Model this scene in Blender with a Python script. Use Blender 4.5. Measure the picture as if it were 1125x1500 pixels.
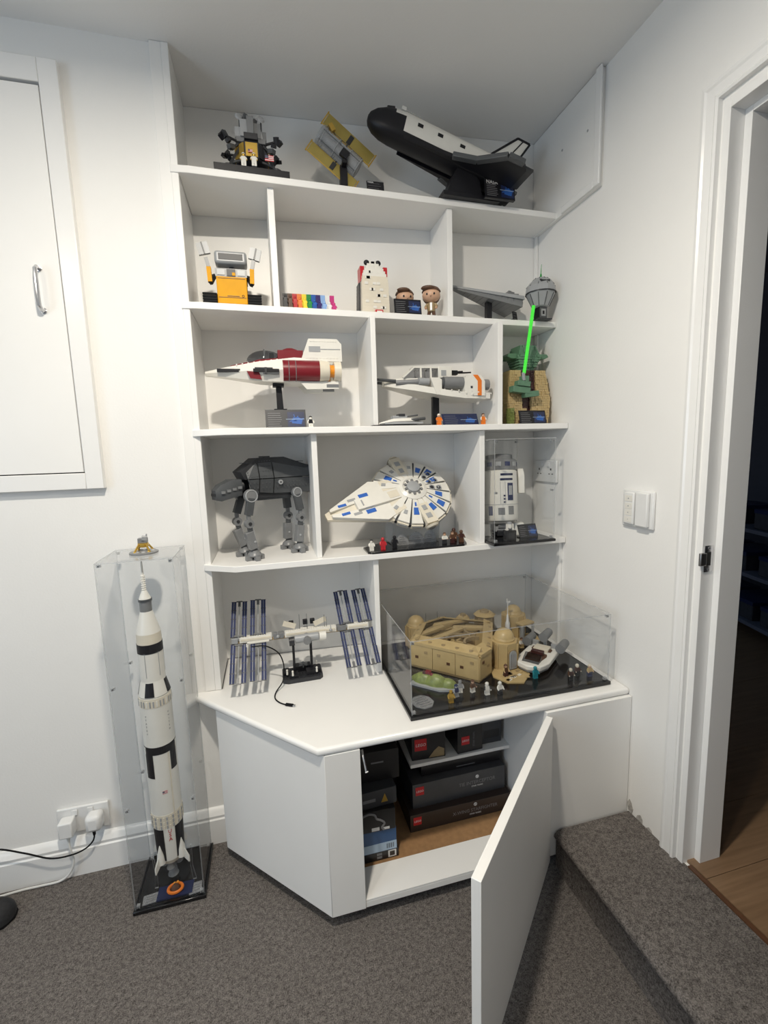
import bpy, math, random
from mathutils import Vector, Matrix
random.seed(7)
for o in list(bpy.data.objects): bpy.data.objects.remove(o, do_unlink=True)
S = bpy.context.scene
COL = S.collection
PI = math.pi

# ------------------------------------------------------------------ camera
cam_d = bpy.data.cameras.new('camera')
cam = bpy.data.objects.new('camera', cam_d); COL.objects.link(cam)
cam_d.sensor_fit = 'HORIZONTAL'; cam_d.sensor_width = 36.0
cam_d.lens = 659.1/1125*36.0
cam_d.clip_start = 0.02
yaw, pitch, roll = .2492, -.1333, -.0308
_f = Vector((math.sin(yaw)*math.cos(pitch), math.cos(yaw)*math.cos(pitch), math.sin(pitch)))
_r = Vector((math.cos(yaw), -math.sin(yaw), 0)); _u = _r.cross(_f)
_r, _u = _r*math.cos(roll)+_u*math.sin(roll), _u*math.cos(roll)-_r*math.sin(roll)
M = Matrix.Identity(4)
for i in range(3):
    M[i][0] = _r[i]; M[i][1] = _u[i]; M[i][2] = -_f[i]
M.translation = Vector((.1944, -1.5191, 1.3244))
cam.matrix_world = M
S.camera = cam
S.cycles.transparent_max_bounces = 32

# ------------------------------------------------------------------ world, lamps, exposure
w = bpy.data.worlds.new('sky'); S.world = w; w.use_nodes = True
wn = w.node_tree.nodes; wl = w.node_tree.links
bg = wn['Background']
sky = wn.new('ShaderNodeTexSky'); sky.sky_type = 'PREETHAM'; sky.turbidity = 6
wl.new(sky.outputs[0], bg.inputs[0]); bg.inputs[1].default_value = 0.35
S.view_settings.view_transform = 'Standard'; S.view_settings.look = 'None'
S.view_settings.exposure = 0.18; S.view_settings.gamma = 1.0; S.view_settings.use_curve_mapping = False

def area(name, loc, rot, size, power, color, shape='DISK', size_y=None):
    d = bpy.data.lights.new(name, 'AREA'); d.shape = shape; d.size = size
    if size_y: d.size_y = size_y
    d.energy = power; d.color = color
    o = bpy.data.objects.new(name, d); COL.objects.link(o)
    o.location = loc; o.rotation_euler = rot
    return o
# the room's ceiling lights, above the top edge of the picture and behind the photographer
sl = area('ceiling_spot_lamp', (.10, -1.04, 2.405), (0, 0, 0), .085, 25.0, (1, .925, .80))
area('downlight_lamp', (-.95, -1.8, 2.437), (0, 0, 0), .10, 9.0, (1, .925, .80))
# cool daylight entering the window in the wall to the left of the photographer
area('window_daylight', (-1.93, -1.75, 1.40), (0, math.radians(-90), 0), 1.15, 14.0, (.60, .79, 1), 'RECTANGLE', 1.15)

# ------------------------------------------------------------------ materials
MATS = {}
def mat(name, col, rough=.45, metal=0, noise=.04, nscale=40, bump=0, bscale=200, spec=.5, emit=0, trans=0, coat=0):
    m = bpy.data.materials.new(name); m.use_nodes = True
    nt = m.node_tree; b = nt.nodes['Principled BSDF']
    b.inputs['Roughness'].default_value = rough; b.inputs['Metallic'].default_value = metal
    b.inputs['Specular IOR Level'].default_value = spec
    if coat: b.inputs['Coat Weight'].default_value = coat; b.inputs['Coat Roughness'].default_value = .15
    tc = nt.nodes.new('ShaderNodeTexCoord')
    n = nt.nodes.new('ShaderNodeTexNoise'); n.inputs['Scale'].default_value = nscale; n.inputs['Detail'].default_value = 3
    nt.links.new(tc.outputs['Object'], n.inputs['Vector'])
    r = nt.nodes.new('ShaderNodeValToRGB')
    a, c = max(0, 1-noise), 1+noise
    r.color_ramp.elements[0].position = .3; r.color_ramp.elements[1].position = .7
    r.color_ramp.elements[0].color = (col[0]*a, col[1]*a, col[2]*a, 1)
    r.color_ramp.elements[1].color = (min(1, col[0]*c), min(1, col[1]*c), min(1, col[2]*c), 1)
    nt.links.new(n.outputs['Fac'], r.inputs['Fac']); nt.links.new(r.outputs['Color'], b.inputs['Base Color'])
    if bump:
        n2 = nt.nodes.new('ShaderNodeTexNoise'); n2.inputs['Scale'].default_value = bscale; n2.inputs['Detail'].default_value = 4
        nt.links.new(tc.outputs['Object'], n2.inputs['Vector'])
        bp = nt.nodes.new('ShaderNodeBump'); bp.inputs['Strength'].default_value = bump; bp.inputs['Distance'].default_value = .003
        nt.links.new(n2.outputs['Fac'], bp.inputs['Height']); nt.links.new(bp.outputs['Normal'], b.inputs['Normal'])
    if emit:
        b.inputs['Emission Color'].default_value = (*col, 1); b.inputs['Emission Strength'].default_value = emit
    if trans: b.inputs['Transmission Weight'].default_value = trans
    MATS[name] = m
    return m
mat('wall', (.875, .865, .84), .75, noise=.015, nscale=3, bump=.10, bscale=160)
mat('ceiling', (.875, .87, .855), .8, noise=.012, nscale=3, bump=.10, bscale=140)
mat('paint', (.885, .875, .85), .38, noise=.01, nscale=6, bump=.02, bscale=90)
mat('wall_grey', (.40, .41, .43), .75, noise=.015, nscale=3, bump=.1, bscale=160)
mat('satin', (.885, .875, .85), .2, noise=.01, nscale=6)
mat('gloss_trim', (.87, .865, .85), .25, noise=.01, nscale=6)
mat('kraft', (.34, .19, .085), .7, noise=.12, nscale=60)
mat('dark_gap', (.02, .02, .02), .8)
mat('mark', (.42, .40, .37), .8, noise=.3, nscale=150)
mat('plastic_white', (.80, .80, .79), .3, noise=.01)
mat('chrome', (.62, .62, .63), .22, metal=1)
mat('steel', (.35, .35, .36), .35, metal=1)
mat('rubber_black', (.010, .010, .011), .75, spec=.15)
mat('cable_white', (.72, .72, .70), .45)
mat('black', (.010, .010, .013), .42, spec=.35)
mat('black_gloss', (.008, .008, .009), .12)
mat('black_soft', (.016, .016, .018), .7, noise=.3, nscale=120)
mat('white', (.80, .78, .72), .3, noise=.02)
mat('cream', (.74, .68, .56), .35, noise=.03)
mat('lgrey', (.36, .37, .38), .35, noise=.04)
mat('mgrey', (.20, .205, .21), .35, noise=.05)
mat('dgrey', (.075, .08, .085), .38, noise=.08)
mat('xgrey', (.028, .029, .033), .45, noise=.1)
mat('dred', (.19, .012, .02), .3)
mat('red', (.52, .02, .03), .3)
mat('orange', (.80, .20, .02), .35)
mat('lorange', (.80, .30, .02), .35)
mat('yellow', (.76, .355, .001), .5, spec=.2)
mat('byellow', (.90, .72, .04), .3)
mat('gold', (.62, .40, .08), .3, metal=.6)
mat('pearl', (.46, .36, .10), .28, metal=.45)
mat('green', (.01, .25, .05), .3)
mat('blue', (.012, .10, .42), .3)
mat('purple', (.035, .015, .14), .3)
mat('lblue', (.28, .45, .78), .3)
mat('pink', (.58, .04, .22), .3)
mat('sgreen', (.10, .21, .13), .4, noise=.08)
mat('brown', (.10, .045, .022), .45, noise=.1)
mat('dbrown', (.055, .016, .014), .4, noise=.1)
mat('hair', (.11, .055, .03), .5, noise=.15)
mat('skin', (.62, .38, .25), .45)
mat('tan', (.52, .385, .185), .4, noise=.05)
mat('dtan', (.34, .25, .13), .45, noise=.08)
mat('olive', (.20, .24, .07), .4, noise=.25, nscale=90)
mat('teal', (.02, .25, .30), .35)
mat('navy', (.012, .02, .07), .4)
mat('solar', (.035, .045, .11), .6, noise=.15, spec=.2)
mat('decal_blue', (.03, .13, .50), .4)
mat('print_white', (.75, .75, .75), .5, noise=0)
mat('print_grey', (.20, .20, .21), .5, noise=0)
mat('print_red', (.55, .015, .02), .5, noise=0)
mat('print_blue', (.025, .11, .40), .5, noise=0)
mat('print_lblue', (.42, .55, .70), .5, noise=0)
mat('box_black', (.014, .013, .014), .35, noise=.2, nscale=12)
mat('box_grey', (.05, .052, .058), .4, noise=.2, nscale=9)
mat('box_brown', (.035, .024, .02), .4, noise=.2, nscale=9)
mat('box_blue', (.025, .09, .24), .4, noise=.2, nscale=9)
mat('saber', (.06, .62, .05), .2, emit=.5)
mat('green_clear', (.06, .50, .10), .15, trans=.5)
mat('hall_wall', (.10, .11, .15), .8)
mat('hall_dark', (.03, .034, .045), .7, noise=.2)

def carpet():
    m = bpy.data.materials.new('carpet'); m.use_nodes = True
    nt = m.node_tree; b = nt.nodes['Principled BSDF']; b.inputs['Roughness'].default_value = .95
    b.inputs['Specular IOR Level'].default_value = .1
    tc = nt.nodes.new('ShaderNodeTexCoord')
    def nz(sc, det, ro=.6):
        n = nt.nodes.new('ShaderNodeTexNoise'); n.inputs['Scale'].default_value = sc; n.inputs['Detail'].default_value = det
        n.inputs['Roughness'].default_value = ro
        nt.links.new(tc.outputs['Object'], n.inputs['Vector']); return n
    fine, mid, big = nz(330, 3), nz(95, 4, .7), nz(7, 3)
    r1 = nt.nodes.new('ShaderNodeValToRGB'); r1.color_ramp.elements[0].position = .38; r1.color_ramp.elements[1].position = .64
    r1.color_ramp.elements[0].color = (.062, .056, .052, 1); r1.color_ramp.elements[1].color = (.285, .258, .242, 1)
    mx = nt.nodes.new('ShaderNodeMix'); mx.data_type = 'FLOAT'; mx.inputs[0].default_value = .45
    nt.links.new(fine.outputs['Fac'], mx.inputs[2]); nt.links.new(mid.outputs['Fac'], mx.inputs[3])
    nt.links.new(mx.outputs[0], r1.inputs['Fac'])
    r2 = nt.nodes.new('ShaderNodeValToRGB'); r2.color_ramp.elements[0].color = (.80, .79, .78, 1); r2.color_ramp.elements[1].color = (1, 1, 1, 1)
    nt.links.new(big.outputs['Fac'], r2.inputs['Fac'])
    ml = nt.nodes.new('ShaderNodeMix'); ml.data_type = 'RGBA'; ml.blend_type = 'MULTIPLY'; ml.inputs[0].default_value = 1
    nt.links.new(r1.outputs['Color'], ml.inputs[6]); nt.links.new(r2.outputs['Color'], ml.inputs[7])
    nt.links.new(ml.outputs[2], b.inputs['Base Color'])
    bp = nt.nodes.new('ShaderNodeBump'); bp.inputs['Strength'].default_value = .8; bp.inputs['Distance'].default_value = .006
    nt.links.new(mx.outputs[0], bp.inputs['Height']); nt.links.new(bp.outputs['Normal'], b.inputs['Normal'])
    MATS['carpet'] = m
carpet()
def wood():
    m = bpy.data.materials.new('oak'); m.use_nodes = True
    nt = m.node_tree; b = nt.nodes['Principled BSDF']; b.inputs['Roughness'].default_value = .4
    tc = nt.nodes.new('ShaderNodeTexCoord'); mp = nt.nodes.new('ShaderNodeMapping'); mp.inputs['Scale'].default_value = (3, 45, 20)
    n = nt.nodes.new('ShaderNodeTexNoise'); n.inputs['Scale'].default_value = 2; n.inputs['Detail'].default_value = 6
    nt.links.new(tc.outputs['Object'], mp.inputs[0]); nt.links.new(mp.outputs[0], n.inputs['Vector'])
    r = nt.nodes.new('ShaderNodeValToRGB'); r.color_ramp.elements[0].color = (.13, .075, .04, 1); r.color_ramp.elements[1].color = (.30, .19, .11, 1)
    nt.links.new(n.outputs['Fac'], r.inputs['Fac']); nt.links.new(r.outputs['Color'], b.inputs['Base Color'])
    MATS['oak'] = m
wood()
def clear(name, tint, frost=0.0, gl=1.0):
    m = bpy.data.materials.new(name); m.use_nodes = True
    nt = m.node_tree; nt.nodes.remove(nt.nodes['Principled BSDF']); out = nt.nodes['Material Output']
    t = nt.nodes.new('ShaderNodeBsdfTransparent'); t.inputs[0].default_value = (*tint, 1)
    g = nt.nodes.new('ShaderNodeBsdfGlossy'); g.inputs['Roughness'].default_value = .03
    lw = nt.nodes.new('ShaderNodeLayerWeight'); lw.inputs['Blend'].default_value = .5
    pw = nt.nodes.new('ShaderNodeMath'); pw.operation = 'POWER'; pw.inputs[1].default_value = 4.0
    nt.links.new(lw.outputs['Facing'], pw.inputs[0])
    mu = nt.nodes.new('ShaderNodeMath'); mu.operation = 'MULTIPLY_ADD'; mu.inputs[1].default_value = .55*gl; mu.inputs[2].default_value = .022*gl
    nt.links.new(pw.outputs[0], mu.inputs[0])
    mx = nt.nodes.new('ShaderNodeMixShader'); nt.links.new(mu.outputs[0], mx.inputs[0])
    nt.links.new(t.outputs[0], mx.inputs[1]); nt.links.new(g.outputs[0], mx.inputs[2])
    last = mx
    if frost:
        d = nt.nodes.new('ShaderNodeBsdfDiffuse')
        n = nt.nodes.new('ShaderNodeTexNoise'); n.inputs['Scale'].default_value = 9
        tc = nt.nodes.new('ShaderNodeTexCoord'); nt.links.new(tc.outputs['Object'], n.inputs['Vector'])
        r = nt.nodes.new('ShaderNodeValToRGB'); r.color_ramp.elements[0].color = (.80, .81, .82, 1); r.color_ramp.elements[1].color = (.88, .88, .88, 1)
        nt.links.new(n.outputs['Fac'], r.inputs['Fac']); nt.links.new(r.outputs['Color'], d.inputs['Color'])
        m2 = nt.nodes.new('ShaderNodeMixShader'); m2.inputs[0].default_value = frost
        nt.links.new(mx.outputs[0], m2.inputs[1]); nt.links.new(d.outputs[0], m2.inputs[2]); last = m2
    nt.links.new(last.outputs[0], out.inputs['Surface'])
    MATS[name] = m
clear('acrylic', (.985, .988, .99))
clear('acrylic_edge', (.80, .82, .83), .28)
clear('print_clear', (.75, .76, .78), .22)
clear('smoke', (.55, .56, .58))
clear('telescope_clear', (.72, .74, .76), .22)
clear('slime', (.55, .68, .30), .18)

# ------------------------------------------------------------------ mesh building helpers
class G:
    def __init__(s): s.v, s.f, s.m, s.mats, s.T, s.stack = [], [], [], [], Matrix.Identity(4), []
    def push(s, loc=(0, 0, 0), rot=(0, 0, 0), sc=1):
        s.stack.append(s.T.copy())
        e = Matrix.Rotation(rot[2], 4, 'Z') @ Matrix.Rotation(rot[1], 4, 'Y') @ Matrix.Rotation(rot[0], 4, 'X')
        s.T = s.T @ Matrix.Translation(loc) @ e @ Matrix.Scale(sc, 4)
        return s
    def pop(s): s.T = s.stack.pop(); return s
    def mi(s, m):
        if m not in s.mats: s.mats.append(m)
        return s.mats.index(m)
    def add(s, vs, fs, m):
        k = len(s.v); i = s.mi(m) if isinstance(m, str) else None
        s.v += [tuple(s.T @ Vector(p)) for p in vs]
        for q, f in enumerate(fs):
            s.f.append([k+j for j in f]); s.m.append(i if i is not None else s.mi(m[q]))
        return s
    def box(s, x0, x1, y0, y1, z0, z1, m):
        return s.add([(x0, y0, z0), (x1, y0, z0), (x1, y1, z0), (x0, y1, z0), (x0, y0, z1), (x1, y0, z1), (x1, y1, z1), (x0, y1, z1)],
                     [(3, 2, 1, 0), (4, 5, 6, 7), (0, 1, 5, 4), (1, 2, 6, 5), (2, 3, 7, 6), (3, 0, 4, 7)], m)
    def bc(s, c, sz, m, rot=(0, 0, 0)):
        s.push(c, rot); a, b, d = sz[0]/2, sz[1]/2, sz[2]/2
        s.box(-a, a, -b, b, -d, d, m); return s.pop()
    def prism(s, poly, ax, a, b, m):
        """polygon extruded along ax; poly coords are the other two axes in xyz order (y-axis prism: (x,z))"""
        n = len(poly)
        P = {'x': lambda p, t: (t, p[0], p[1]), 'y': lambda p, t: (p[0], t, p[1]), 'z': lambda p, t: (p[0], p[1], t)}[ax]
        vs = [P(p, a) for p in poly]+[P(p, b) for p in poly]
        fs = [tuple(range(n)), tuple(range(2*n-1, n-1, -1))]+[(i+n, (i+1) % n+n, (i+1) % n, i) for i in range(n)]
        return s.add(vs, fs, m)
    def loft(s, rings, m, cap=True):
        n = len(rings[0]); vs = [p for r in rings for p in r]; fs = []
        for k in range(len(rings)-1):
            fs += [(k*n+i, k*n+(i+1) % n, (k+1)*n+(i+1) % n, (k+1)*n+i) for i in range(n)]
        if cap: fs += [tuple(range(n-1, -1, -1)), tuple((len(rings)-1)*n+i for i in range(n))]
        return s.add(vs, fs, m)
    def cyl(s, p0, p1, r0, r1=None, m='black', n=12, cap=True):
        r1 = r0 if r1 is None else r1
        a, b = Vector(p0), Vector(p1); d = (b-a).normalized()
        t = Vector((0, 0, 1)) if abs(d.z) < .9 else Vector((1, 0, 0))
        u = d.cross(t).normalized(); w_ = d.cross(u)
        R = lambda c, r: [tuple(c+u*math.cos(2*PI*i/n)*r+w_*math.sin(2*PI*i/n)*r) for i in range(n)]
        return s.loft([R(a, max(r0, 1e-5)), R(b, max(r1, 1e-5))], m, cap)
    def lathe(s, prof, m, n=24, c=(0, 0, 0), a0=0.0):
        """prof: list of (r, z); m a name or one name per band"""
        rings = [[(c[0]+max(r, 1e-5)*math.cos(a0+2*PI*i/n), c[1]+max(r, 1e-5)*math.sin(a0+2*PI*i/n), c[2]+z) for i in range(n)] for r, z in prof]
        if isinstance(m, str): return s.loft(rings, m)
        for k in range(len(prof)-1): s.loft([rings[k], rings[k+1]], m[k], k in (0, len(prof)-2))
        return s
    def ball(s, c, r, m, n=12, k=8, sc=(1, 1, 1), lo=-90, hi=90):
        rings = []
        for j in range(k+1):
            a = math.radians(lo+(hi-lo)*j/k)
            rings.append([(c[0]+sc[0]*r*math.cos(a)*math.cos(2*PI*i/n), c[1]+sc[1]*r*math.cos(a)*math.sin(2*PI*i/n), c[2]+sc[2]*r*math.sin(a)) for i in range(n)])
        return s.loft(rings, m)
    def tube(s, pts, r, m, n=8, rs=None):
        P = [Vector(p) for p in pts]; rings = []; u = None
        for i, p in enumerate(P):
            d = (P[min(i+1, len(P)-1)]-P[max(i-1, 0)]).normalized()
            if u is None:
                t = Vector((0, 0, 1)) if abs(d.z) < .9 else Vector((1, 0, 0)); u = d.cross(t).normalized()
            u = (u-d*u.dot(d)).normalized(); w_ = d.cross(u); rr = rs[i] if rs else r
            rings.append([tuple(p+u*math.cos(2*PI*k/n)*rr+w_*math.sin(2*PI*k/n)*rr) for k in range(n)])
        return s.loft(rings, m)
    def torus(s, c, R, r, m, ax='z', n=20, k=8, sc=(1, 1)):
        vs, fs = [], []
        for i in range(n):
            a = 2*PI*i/n
            for j in range(k):
                b = 2*PI*j/k; q = R+r*math.cos(b)
                p = (q*math.cos(a)*sc[0], q*math.sin(a)*sc[1], r*math.sin(b))
                p = {'z': p, 'y': (p[0], -p[2], p[1]), 'x': (p[2], p[0], p[1])}[ax]
                vs.append((c[0]+p[0], c[1]+p[1], c[2]+p[2]))
                fs.append((i*k+j, ((i+1) % n)*k+j, ((i+1) % n)*k+(j+1) % k, i*k+(j+1) % k))
        return s.add(vs, fs, m)
    def studs(s, x0, x1, y0, y1, z, m, p=.008, r=.0024, h=.0017):
        nx = max(1, int((x1-x0)/p)); ny = max(1, int((y1-y0)/p))
        for i in range(nx):
            for j in range(ny):
                x = x0+(i+.5)*(x1-x0)/nx; y = y0+(j+.5)*(y1-y0)/ny
                s.cyl((x, y, z), (x, y, z+h), r, r, m, 8)
        return s
    def build(s, name, parent=None, smooth=35, bevel=0, loc=None, rot=None):
        me = bpy.data.meshes.new(name); me.from_pydata(s.v, [], s.f)
        for k in s.mats: me.materials.append(MATS[k])
        me.polygons.foreach_set('material_index', s.m)
        import bmesh
        bm = bmesh.new(); bm.from_mesh(me); bmesh.ops.recalc_face_normals(bm, faces=bm.faces); bm.to_mesh(me); bm.free()
        if smooth:
            me.polygons.foreach_set('use_smooth', [True]*len(me.polygons)); me.set_sharp_from_angle(angle=math.radians(smooth))
        o = bpy.data.objects.new(name, me); COL.objects.link(o)
        if parent: o.parent = parent
        if loc: o.location = loc
        if rot: o.rotation_euler = rot
        if bevel:
            b = o.modifiers.new('bevel', 'BEVEL'); b.width = bevel; b.segments = 2; b.limit_method = 'ANGLE'; b.angle_limit = math.radians(40)
        return o

def tag(o, label, cat, group=None, kind=None):
    if label: o['label'] = label
    if cat: o['category'] = cat
    if group: o['group'] = group
    if kind: o['kind'] = kind
    return o
def thing(name, label, cat, loc=(0, 0, 0), rz=0, group=None, kind=None):
    o = bpy.data.objects.new(name, None); COL.objects.link(o); o.empty_display_size = .02
    o.location = loc; o.rotation_euler = (0, 0, rz)
    return tag(o, label, cat, group, kind)
def struct(o, label=None, cat=None): o['kind'] = 'structure'; return tag(o, label, cat)
def text(name, s, size, parent, m, loc, rot, thick=.0002, ax='CENTER', sx=1.0, shear=0, space=1.0):
    c = bpy.data.curves.new(name, 'FONT'); c.body = s; c.size = size; c.extrude = thick; c.align_x = ax; c.align_y = 'CENTER'
    c.shear = shear; c.space_character = space; c.resolution_u = 2
    t = bpy.data.objects.new(name+'_tmp', c); COL.objects.link(t)
    dg = bpy.context.evaluated_depsgraph_get()
    me = bpy.data.meshes.new_from_object(t.evaluated_get(dg)); me.name = name
    bpy.data.objects.remove(t, do_unlink=True)
    for v in me.vertices: v.co.x *= sx
    me.materials.clear(); me.materials.append(MATS[m])
    o = bpy.data.objects.new(name, me); COL.objects.link(o); o.parent = parent; o.location = loc; o.rotation_euler = rot
    return o
UP = (PI/2, 0, 0)           # text standing up, read from -y

# ================================================================== THE ROOM
H, W = 2.469, 1.2709
bk = lambda x: .230-.0552*x          # the alcove's back wall runs very slightly out of parallel
Z1, Z2, Z3, Z4, ZW = 2.1555, 1.7836, 1.408, .983, .553   # tops of the four shelves and the worktop
struct(G().box(-2.0, W+.1, -3.1, .35, -.10, 0, 'carpet').build('floor'), 'grey brown short pile fitted carpet', 'carpet')
struct(G().box(-2.0, W+.13, -3.1, .40, H, H+.1, 'ceiling').build('ceiling'))
struct(G().box(-2.0, -.0205, 0, .35, 0, H, 'wall').build('wall_left'))
struct(G().prism([(-.0205, bk(-.0205)+.001), (W, bk(W)+.001), (W, .35), (-.0205, .35)], 'z', 0, H, 'wall').build('wall_back'))
DY0, DY1, DZ = -.604, -1.44, 2.105   # doorway in the right wall
g = G().box(W, W+.108, DY0, .40, 0, H, 'wall').box(W, W+.13, -3.1, DY1, 0, H, 'wall').box(W, W+.13, DY1, DY0, DZ, H, 'wall')
g.box(W, W+.13, DY1, DY0, 0, .132, 'wall')
struct(g.build('wall_right'))
g = G().box(-2.0, W+.13, -3.2, -3.1, 0, H, 'wall_grey'); struct(g.build('wall_rear'))  # unseen wall, its grey invented to cut frontal fill light on the cabinet
WY0, WY1, WZ0, WZ1 = -2.35, -1.15, .80, 2.0
g = G().box(-2.1, -2.0, WY1, .40, 0, H, 'wall').box(-2.1, -2.0, -3.2, WY0, 0, H, 'wall').box(-2.1, -2.0, WY0, WY1, 0, WZ0, 'wall').box(-2.1, -2.0, WY0, WY1, WZ1, H, 'wall')
struct(g.build('wall_far_left'))
win = struct(thing('window_1', None, None, (-2.05, (WY0+WY1)/2, WZ0)))
hw = (WY1-WY0)/2; hh = WZ1-WZ0
g = G().box(-.03, .03, -hw, -hw+.05, 0, hh, 'gloss_trim').box(-.03, .03, hw-.05, hw, 0, hh, 'gloss_trim').box(-.03, .03, -hw+.05, hw-.05, 0, .05, 'gloss_trim').box(-.03, .03, -hw+.05, hw-.05, hh-.05, hh, 'gloss_trim').box(-.025, .025, -.025, .025, .05, hh-.05, 'gloss_trim')
g.build('window_frame', win)
for a, b in ((-hw+.05, -.025), (.025, hw-.05)): G().box(-.004, .004, a, b, .05, hh-.05, 'acrylic').build('pane', win)
# ceiling lights
t = thing('downlight', 'white recessed ceiling downlight by the window', 'downlight', (-.95, -1.8, 2.44))
g = G(); g.lathe([(.058, .028), (.072, .028), (.074, .020), (.058, .016)], 'plastic_white', 24); g.build('rim', t)
G().lathe([(.001, .0285), (.057, .0285), (.057, .022), (.001, .022)], 'lgrey', 20).build('bezel', t)
t = thing('ceiling_spotlight', 'white cylindrical ceiling spotlight above the shelves', 'spotlight', (.10, -1.04, 2.41))
G().lathe([(.048, .0), (.052, .0), (.052, .045), (.048, .045)], 'plastic_white', 24).lathe([(.001, .038), (.05, .038), (.05, .044), (.001, .044)], 'plastic_white', 24).build('housing', t)
G().lathe([(.001, .006), (.047, .006), (.047, .012), (.001, .012)], 'lgrey', 20).build('reflector', t)
G().lathe([(.001, .045), (.06, .045), (.06, .058), (.001, .058)], 'plastic_white', 24).build('ceiling_rose', t)

# skirting with an ogee top along the left wall
prof = [(0, 0), (-.020, 0), (-.020, .088), (-.016, .092), (-.0175, .102), (-.012, .112), (-.006, .122), (0, .125)]
struct(G().prism(prof, 'x', -2.0, -.012, 'gloss_trim').build('baseboard_left'))
g = G().box(-2.0, -1.985, -3.1, -.02, 0, .12, 'gloss_trim'); struct(g.build('baseboard_far_left'))

# cupboard door in the left wall
d2 = struct(thing('door_2', 'white flush cupboard door with chrome handle in left wall', 'cupboard door', (-.277, 0, 1.242)))
fx, fz = -1.10, 1.131           # frame size to the left and up from its lower right corner
g = G(); fw = .047
g.box(-fw, 0, -.022, 0, 0, fz, 'gloss_trim'); g.build('frame_stile', d2, bevel=.002)
G().box(fx, fx+fw, -.022, 0, 0, fz, 'gloss_trim').build('frame_stile', d2, bevel=.002)
G().box(fx+fw, -fw, -.022, 0, 0, fw, 'gloss_trim').build('frame_rail', d2, bevel=.002)
G().box(fx+fw, -fw, -.022, 0, fz-fw-.012, fz, 'gloss_trim').build('frame_rail', d2, bevel=.002)
G().box(fx+fw, -fw, -.004, 0, fw, fz-fw-.012, 'dark_gap').build('reveal', d2)
dp = G().box(fx+fw+.003, -fw-.003, -.019, -.004, fw+.003, fz-fw-.019, 'paint').build('door_panel', d2, bevel=.001)
g = G(); hz = .552; hx = -.100
g.tube([(hx, -.019, hz-.055), (hx, -.034, hz-.055), (hx, -.043, hz-.048), (hx, -.045, hz-.03), (hx, -.045, hz+.03), (hx, -.043, hz+.048), (hx, -.034, hz+.055), (hx, -.019, hz+.055)], .0055, 'chrome', 10)
g.cyl((hx, -.019, hz-.055), (hx, -.022, hz-.055), .008, .008, 'chrome').cyl((hx, -.019, hz+.055), (hx, -.022, hz+.055), .008, .008, 'chrome')
g.build('door_handle', d2)

# boxed-in casing high on the right wall
c1 = struct(thing('trim_1', 'white boxed-in casing high on right wall beside top shelf', 'casing', (W, 0, 2.133)))
G().box(-.016, 0, -.205, bk(W)-.004, 0, .334, 'paint').build('casing_panel', c1, bevel=.001)
G().box(-.024, -.016, -.215, -.19, 0, .334, 'gloss_trim').build('bead', c1, bevel=.002)
G().box(-.024, -.016, -.19, -.03, 0, .022, 'gloss_trim').build('bead', c1, bevel=.002)
for y, z in ((-.15, .19), (-.02, .21)): G().cyl((-.016, y, z), (-.0175, y, z), .004, .003, 'lgrey', 8).build('screw_cap', c1)

# doorway: lining, stop, architrave, strike plate
d1 = struct(thing('door_1', None, None, (W, DY0, .133)))
def arch(x0, sgn):      # moulded profile (distance from opening, thickness)
    return [(0, 0), (.048, 0), (.048, .009), (.044, .014), (.036, .0155), (.031, .0125), (.012, .0115), (.006, .016), (0, .014)]
top = DZ-.133
pa = arch(0, 1)
g = G()
def sweep(g, pts2):
    rings = []
    for (dy, dz, ey, ez) in pts2: rings.append([(-t, dy+a*ey, dz+a*ez) for a, t in pa])
    g.loft(rings, 'gloss_trim')
sweep(g, [(.006, -.02, 1, 0), (.006, top+.006, 1, 1)]); g.build('architrave', d1, smooth=25)
g = G(); sweep(g, [(.006, top+.006, 1, 1), (DY1-DY0-.006, top+.006, -1, 1)]); g.build('architrave', d1, smooth=25)
g = G(); sweep(g, [(DY1-DY0-.006, top+.006, -1, 1), (DY1-DY0-.006, -.02, -1, 0)]); g.build('architrave', d1, smooth=25)
G().box(-.002, .112, -.016, 0, -.02, top, 'gloss_trim').build('jamb', d1, bevel=.001)
G().box(-.002, .135, DY1-DY0, DY1-DY0+.026, -.02, top, 'gloss_trim').build('jamb', d1, bevel=.001)
G().box(-.002, .135, DY1-DY0+.026, -.016, top-.026, top, 'gloss_trim').build('head_lining', d1, bevel=.001)
G().box(.040, .112, -.034, -.016, -.01, top-.026, 'gloss_trim').build('door_stop', d1, bevel=.001)
G().box(.044, .135, DY1-DY0+.026, DY1-DY0+.040, -.01, top-.026, 'gloss_trim').build('door_stop', d1, bevel=.001)
G().box(.040, .112, DY1-DY0+.04, -.034, top-.040, top-.026, 'gloss_trim').build('door_stop', d1, bevel=.001)
sp = G().box(.004, .030, -.0185, -.016, .855, .925, 'chrome').build('strike_plate', d1)
G().box(.010, .024, -.0192, -.0185, .872, .908, 'dark_gap').build('latch_hole', sp)
G().box(-.014, .006, -.024, -.0165, .873, .907, 'steel').build('latch_lip', sp, bevel=.002)
for z in (.862, .918): G().cyl((.017, -.0185, z), (.017, -.0197, z), .004, .003, 'steel', 10).build('screw', sp)

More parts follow.
